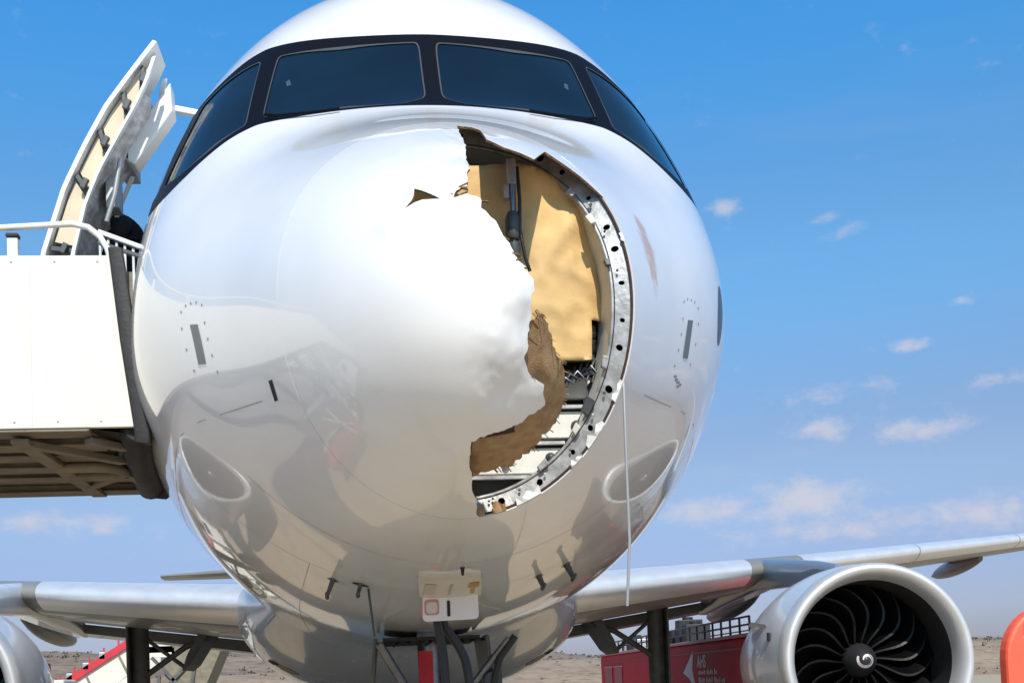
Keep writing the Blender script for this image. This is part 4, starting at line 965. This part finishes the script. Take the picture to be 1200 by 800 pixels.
for sg_ in (1, -1):
    w_ = Vector((-2.25, y+.18, 4.26)) if sg_ == 1 else Vector((-2.20, y-.22, 4.26))
    verts = [w_+Vector((.02,0,.02)), w_, w_+Vector((-.045,0,-.045))]; edges = [(0,1),(1,2)]; rad = [.03,.028,.03]
    for k, (dy, ln) in enumerate(((-.033,.065),(-.011,.078),(.011,.072),(.033,.058))):
        i = len(verts); b_ = w_+Vector((-.05,dy*.8,-.055)); verts += [b_, b_+Vector((-.03,dy*.3,-.045))*(ln/.07), b_+Vector((-.028,dy*.3,-.09))*(ln/.07)]; edges += [(2,i),(i,i+1),(i+1,i+2)]; rad += [.011,.0095,.008]
    i = len(verts); b_ = w_+Vector((-.02,-sg_*.035,-.02)); verts += [b_, b_+Vector((-.03,-sg_*.02,-.04))]; edges += [(1,i),(i,i+1)]; rad += [.012,.009]
    skinned('hand', verts, edges, rad, M['skin'], pe, 1)
S.location += Vector((.03, 0, .035)); pe.location += Vector((-.05, 0, .05))
# ------------------------------------------------------------------ cables and streamer under the nose
def cable(path, r, label):
    mb = MB(); P = [Vector(p) for p in path]; q = []
    for i in range(len(P)-1):
        a, b, c0, d = P[max(i-1,0)], P[i], P[i+1], P[min(i+2,len(P)-1)]
        for k in range(6):
            t = k/6; q.append(.5*((2*b)+(c0-a)*t+(2*a-5*b+4*c0-d)*t*t+(3*b-a-3*c0+d)*t**3))
    q.append(P[-1]); mb.tube(q, r, 10); return tag(mb.build('power_cable', M['cable']), label, 'cable', 'ground power cables under the nose')
cable([(-.045,2.80,2.02),(-.042,2.80,1.90),(-.022,2.82,1.78),(-.006,2.85,1.60),(0,2.9,1.1),(-.02,2.8,.5),(-.1,2.6,.06),(-.6,1.8,.035),(-2.2,.8,.035)], .026, 'black ground power cable hanging straight down below the service door')
cable([(.005,2.85,2.02),(-.004,2.86,1.90),(.035,2.88,1.83),(.092,2.9,1.74),(.128,2.9,1.62),(.15,2.9,1.3),(.12,2.8,.7),(.05,2.6,.1),(-.5,1.7,.035),(-2.1,.7,.035)], .028, 'black ground power cable bowing out to the right below the service door')
mb = MB(); rows = []
for i in range(12):
    z = 1.79-.05*i; rows.append([(-.105+.105*k/5, 4.62+.02*math.sin(k*1.4+i*.3), z) for k in range(6)])
mb.loft(rows, close=False); tag(mb.build('warning_streamer', M['redcloth']), 'red cloth warning streamer hanging by the nose gear', 'streamer')

# ------------------------------------------------------------------ red tanker parked under the right wing
T_ = thing('refuelling_truck', 'red refuelling truck with white lettering and roof railings behind the right engine', 'truck', (7.0, 23, 0))
X0 = 5.86
mb = MB(); mb.box((X0,15.6,.75),(X0+2.4,29.6,2.14)); mb.build('tank_body', M['red'], T_, bevel=.05)
mb = MB(); mb.box((X0-.03,15.55,2.14),(X0+2.43,29.65,2.20)); mb.build('roof_edge', M['pink'], T_, bevel=.01)
mb = MB(); mb.box((X0-.02,15.7,1.93),(X0-.001,29.5,1.96)); mb.build('trim_strip', mat('dark_red_trim', (.22,.012,.02), .5), T_)
for Yk in (27.0, 28.35):
    mb = MB(); mb.box((X0-.02,Yk-.5,.9),(X0-.001,Yk+.5,1.80)); mb.build('locker_door', mat('locker_red_%d' % int(Yk), (.30,.015,.025), .45), T_, bevel=.01)
    mb = MB(); mb.box((X0-.035,Yk-.55,1.80),(X0-.001,Yk+.55,1.83)); mb.build('locker_sill', M['pink'], T_)
mb = MB(); mb.box((X0-.01,15.6,.45),(X0+2.4,29.6,.75)); mb.build('chassis', M['darkgrey'], T_)
for Yw in (17.2,18.5,25.2,28.4):
    for xw in (X0+.2, X0+2.2):
        mb = MB(); wheel(mb, (xw,Yw,.5), .5, .32); mb.build('wheel', M['rubber'], T_)
for k in range(24):
    Yk = 15.9+.58*k; mb = MB(); mb.tube([(X0+.12,Yk,2.2),(X0+.12,Yk,2.50)], .022, 6); mb.build('rail_post', M['darkgrey'], T_)
for z in (2.36, 2.50):
    mb = MB(); mb.tube([(X0+.12,15.9,z),(X0+.12,29.3,z)], .02, 6); mb.tube([(X0+2.3,15.9,z),(X0+2.3,29.3,z)], .02, 6); mb.build('roof_rail', M['darkgrey'], T_)
for Yk, h in ((21.3,.42),(21.9,.55),(22.6,.36),(26.4,.30),(27.3,.38),(28.0,.28)):
    mb = MB(); mb.box((X0+.35,Yk-.18,2.2),(X0+.9,Yk+.18,2.2+h)); mb.tube([(X0+.6,Yk,2.2+h),(X0+.6,Yk,2.26+h)], .12, 10); mb.build('roof_fitting', M['cable'] if h > .3 else M['galv'], T_, bevel=.02)
lx = X0-.004
def tp(Y, z): return (lx, Y, z)
mb = MB(); mb.add([tp(20.15,1.56),tp(19.30,2.0),tp(19.42,1.62),tp(19.15,1.20),tp(19.75,1.46)], [(0,1,2),(0,2,4),(4,2,3)]); mb.build('arrow_emblem', M['text'], T_)
def text_mesh(s, size, name, parent, Y, z, m_):
    cu = bpy.data.curves.new('t', 'FONT'); cu.body = s; cu.size = size; cu.extrude = .002; cu.offset = size*.03
    o = bpy.data.objects.new('t', cu); C.objects.link(o); dg = bpy.context.evaluated_depsgraph_get(); me = bpy.data.meshes.new_from_object(o.evaluated_get(dg)); bpy.data.objects.remove(o)
    me.name = name; me.materials.clear(); me.materials.append(m_)
    o = bpy.data.objects.new(name, me); o.rotation_euler = (math.pi/2, 0, -math.pi/2); link(o, parent); o.location = Vector((lx-.003, Y, z))-parent.location; return o
text_mesh('AHS', .34, 'lettering', T_, 19.0, 1.66, M['text'])
for r, (ln, z) in enumerate(((1.35,1.52),(1.75,1.36),(1.85,1.20),(1.7,1.04))):
    mb = MB(); yy = 18.95; k = 0
    while yy > 18.95-ln:
        wv = random.choice((.05,.08,.06)); hgt = random.choice((.06,.08,.10)); mb.box((lx-.004,yy-wv,z),(lx-.001,yy,z+hgt)); yy -= wv+.035+(.07 if k % 5 == 4 else 0); k += 1
    mb.build('small_print', M['text'], T_)

# ------------------------------------------------------------------ second stairs vehicle far left
F = thing('airstair_truck', 'distant white boarding stairs with a red handrail under the left wing', 'boarding stairs', (-8, 34, 0))
mb = MB(); mb.prism([(-12.5,34,.2),(-12.5,34,.55),(-7.9,34,3.35),(-6.9,34,3.35),(-6.9,34,2.75),(-7.6,34,2.75),(-11.2,34,.2)], (0,.08,0)); mb.build('side_panel', M['cream'], F, bevel=.01)
mb = MB(); mb.prism([(-12.5,36,.2),(-12.5,36,.55),(-7.9,36,3.35),(-6.9,36,3.35),(-6.9,36,2.75),(-7.6,36,2.75),(-11.2,36,.2)], (0,.08,0)); mb.build('side_panel', M['cream'], F)
mb = MB(); mb.bar((-12.6,33.95,.62), (-8.0,33.95,3.42), .1, .22); mb.build('handrail', M['redrail'], F)
mb = MB(); mb.bar((-12.6,36.1,.62), (-8.0,36.1,3.42), .1, .22); mb.build('handrail', M['redrail'], F)
for k in range(10):
    x = -12.2+.45*k; z = .86+.274*k; mb = MB(); mb.bar((x,33.95,z), (x,33.95,z+.34), .05, .05); mb.build('rail_post', M['redrail'], F)
mb = MB(); mb.prism([(-6.9,34,3.25),(-5.45,34,2.95),(-6.1,34,1.5),(-7.0,34,1.0),(-7.3,34,2.0)], (0,2,0)); mb.build('platform_frame', M['stairframe'], F, bevel=.02)
for (p, q) in (((-7.6,33.95,2.75),(-6.2,33.95,1.2)),((-7.6,33.95,1.4),(-6.4,33.95,2.6)),((-7.4,33.95,2.2),(-7.4,33.95,.6)),((-6.3,33.95,2.4),(-6.6,33.95,.5))):
    mb = MB(); mb.bar(p, q, .1, .1); mb.build('lift_arm', M['gear'], F)
for (x0, z0, x1, z1) in ((-9.6,2.25,-9.2,1.35),(-8.6,2.85,-8.1,1.75),(-11.0,1.4,-10.6,.6)):
    mb = MB(); mb.bar((x0,33.97,z0), (x1,33.97,z1), .04, .06); mb.build('panel_joint', M['stairframe'], F)
for k in range(7):
    mb = MB(); mb.box((-12.2+.5*k,33.9,.95+.30*k),(-12.0+.5*k,33.97,1.12+.31*k)); mb.build('rail_clamp', M['galv'], F, bevel=.02)
mb = MB(); mb.box((-7.7,34,2.9),(-6.95,35.9,3.1)); mb.build('platform_floor', M['cream'], F)
mb = MB(); mb.box((-11.5,34.1,.4),(-6.0,35.9,1.1)); mb.build('chassis', M['cream'], F, bevel=.05)
mb = MB(); mb.box((-9.0,34.0,1.1),(-7.6,36.0,1.95)); mb.build('cab', M['cream'], F, bevel=.08)
for x in (-10.3,-6.9):
    for yw in (34.1,35.9):
        mb = MB(); wheel(mb, (0,0,0), .45, .28); mb.v = [(-b+x, a+yw, d+.45) for a, b, d in mb.v]; mb.build('wheel', M['rubber'], F)
g_ = thing('ground_unit', 'grey and white ground power cart behind the left engine', 'power cart', (-9.6, 27, 0))
mb = MB(); mb.box((-10.6,26.4,.5),(-8.3,27.6,2.05)); mb.build('body', M['placard2'], g_, bevel=.05)
mb = MB(); mb.box((-9.5,26.36,1.6),(-8.6,26.4,1.95)); mb.build('vent_grille', M['dark'], g_)
mb = MB(); mb.box((-9.2,26.5,2.05),(-8.9,27.5,2.5)); mb.build('exhaust_hood', M['cable'], g_, bevel=.03)
for x in (-10.2,-8.7):
    for yw in (26.5,27.5):
        mb = MB(); wheel(mb, (0,0,0), .3, .2); mb.v = [(-b+x, a+yw, d+.3) for a, b, d in mb.v]; mb.build('wheel', M['rubber'], g_)

# ------------------------------------------------------------------ orange barrier at the right edge
B_ = thing('safety_barrier', 'orange red plastic barrier with a moulded handle hole at the right edge', 'barrier', (3.4, 2.35, 0))
bx, by, hz = 3.08, 2.2, 1.86
def bpt(x, z): return (bx+x, by, z)
prof_ = [(0,0),(0,1.55)]+[(.26-.26*math.cos(R(a)), 1.55+.29*math.sin(R(a))) for a in range(10, 91, 10)]+[(.55,1.84)]+[(.55+.26*math.sin(R(a)), 1.55+.29*math.cos(R(a))) for a in range(10, 91, 10)]+[(.81,0)]
hole = [(.115,1.685),(.20,1.685),(.195,1.725),(.175,1.745),(.14,1.745),(.12,1.725)]
V, F_ = cdt(prof_, [hole], .06, 'xy'); n_ = len(V)
cnt = {(t[i], t[(i+1) % 3]) for t in F_ for i in range(3)}; bd = [e for e in cnt if (e[1], e[0]) not in cnt]
mb = MB(); mb.add([bpt(*p) for p in V]+[(p[0]+bx, by+.10, p[1]) for p in V], [tuple(t) for t in F_]+[(t[2]+n_, t[1]+n_, t[0]+n_) for t in F_]+[(b, a, a+n_, b+n_) for a, b in bd]); mb.build('barrier_body', M['orange'], B_, bevel=.025)
mb = MB(); mb.box((bx+.118,by+.06,1.688),(bx+.198,by+.09,1.742)); mb.build('handle_recess', M['orangedark'], B_)

# ------------------------------------------------------------------ ground and hills
def sheet(name, x0, x1, y0, y1, z, m_, kind='structure'):
    mb = MB(); mb.add([(x0,y0,z),(x1,y0,z),(x1,y1,z),(x0,y1,z)], [(0,1,2,3)]); return tag(mb.build(name, m_, fix=False), kind=kind)
sheet('ground', -6000, 6000, -3000, 9000, -.01, M['dirt'])
sheet('apron', -160, 160, -120, 140, -.004, M['apron'])
def line(pts, wd, m_, name='painted_line'):
    mb = MB(); rows = []
    for i, p in enumerate(pts):
        a, c_ = Vector(pts[max(i-1,0)]+(0,)), Vector(pts[min(i+1,len(pts)-1)]+(0,)); t_ = (c_-a).normalized(); s_ = Vector((-t_.y, t_.x, 0))*wd/2; p = Vector(p+(.001,)); rows.append([p-s_, p+s_])
    mb.loft(rows, close=False); return tag(mb.build(name, m_, fix=False), kind='structure')
M['yellow'] = mat('line_yellow', (.50,.33,.04), .7, var=.15, scale=3); M['linewhite'] = mat('line_white', (.62,.60,.55), .7, var=.12, scale=3); M['linered'] = mat('line_red', (.40,.05,.04), .7, var=.12, scale=3)
line([(0.,-60.),(0.,6.)], .2, M['yellow']); line([(-1.2,5.),(1.2,5.)], .2, M['yellow'])
line([(-3.2,-14.),(-3.2,-1.),(-7.5,6.),(-24.,22.)], .18, M['linered']); line([(3.2,-14.),(3.2,-1.),(7.5,6.),(24.,22.)], .18, M['linered'])
line([(-3.5,-14.),(-3.5,-1.1),(-7.8,5.9),(-24.3,22.)], .12, M['linewhite']); line([(3.5,-14.),(3.5,-1.1),(7.8,5.9),(24.3,22.)], .12, M['linewhite'])
M['slabjoint'] = mat('slab_joint', (.12,.10,.08), .9)
for k in range(-5, 6):
    line([(k*7.5+2.1,-45.),(k*7.5+2.1,45.)], .05, M['slabjoint'], 'slab_joint'); line([(-40.,k*7.5+3.),(40.,k*7.5+3.)], .05, M['slabjoint'], 'slab_joint')
def hill(name, y0, y1, x0, x1, h, seed, m_, nx=120, ny=14):
    mb = MB(); vs = []
    for j in range(ny):
        f = j/(ny-1)
        for i in range(nx):
            x = x0+(x1-x0)*i/(nx-1); yv = y0+(y1-y0)*f
            prof = math.sin(min(1, f*1.15)*math.pi*.5)
            e = min(1, 4*min(i/(nx-1), 1-i/(nx-1)))
            n_h = 1+.32*mnoise.noise(Vector((x/170, seed, 0)))+.16*mnoise.noise(Vector((x/45, yv/60, seed)))+.07*mnoise.noise(Vector((x/13, yv/20, seed)))
            sm_ = min(1, max(0, (x+10)/120)); fx = 1-.48*sm_*sm_*(3-2*sm_) if name == 'hill' else 1
            vs.append((x, yv, -.2+h*fx*prof*e*n_h))
    mb.add(vs, [(j*nx+i, j*nx+i+1, (j+1)*nx+i+1, (j+1)*nx+i) for j in range(ny-1) for i in range(nx-1)], 0, True)
    return tag(mb.build(name, m_, fix=False), kind='structure')
hill('hill', 260, 620, -900, 900, 21, 2.2, M['hill'], 260, 18)
hill('earth_bank', 120, 200, -160, 260, 4.2, 5.5, M['dirt'], 200, 12)
def hz(o, x, yv):
    hit, loc, nn_, ix = o.ray_cast((x, yv, 200), (0, 0, -1)); return loc.z if hit else 0
hill_o = bpy.data.objects['hill']; bank_o = bpy.data.objects['earth_bank']
def clump(mb, x, yv, z, r, nleaf):
    for q in range(nleaf):
        d = Vector((random.gauss(0,1), random.gauss(0,1), random.gauss(0,1))).normalized()*random.uniform(.3,1)*r; d.z = abs(d.z)*.8
        a = Vector((random.gauss(0,1), random.gauss(0,1), random.gauss(0,1))).normalized()*r*.28; b = Vector((random.gauss(0,1), random.gauss(0,1), random.gauss(0,1))).normalized()*r*.28
        c_ = Vector((x, yv, z))+d; mb.add([c_+a, c_+b, c_-a, c_-b], [(0,1,2,3)])
mb = MB()
for k in range(900):
    x = random.uniform(-230, 300); yv = random.uniform(265, 520); clump(mb, x, yv, hz(hill_o, x, yv), random.uniform(.5, 1.8), 9)
for k in range(500):
    x = random.uniform(-110, 150); yv = random.uniform(122, 198); clump(mb, x, yv, hz(bank_o, x, yv), random.uniform(.15, .55), 7)
tag(mb.build('scrub', M['bush'], fix=False), kind='stuff')
SH = [('leftmost dark scrub bush on the brown slope left of the nose', -61, 300, 2.4), ('dark scrub bush on the brown slope just left of the belly fairing', -48, 290, 1.7), ('small dark bush on the pale bank between nose wheel and red truck', 17, 180, .9),
      ('dark round bush on the hillside between the right engine and the orange barrier', 133, 300, 2.3), ('low bush above the round one on the hillside near the orange barrier', 141, 330, 1.6)]
for lb, x, yv, r in SH:
    z0 = hz(bank_o if yv < 200 else hill_o, x, yv)
    sh_ = thing('shrub', lb, 'bush', (x, yv, z0))
    mb = MB(); clump(mb, x, yv, z0+.3*r, r, 130); mb.build('crown', M['bush'], sh_, fix=False)
    mb = MB(); mb.tube([(x,yv,z0-.3),(x,yv,z0+.6*r)], .08, 6); mb.build('trunk', M['roof'], sh_)
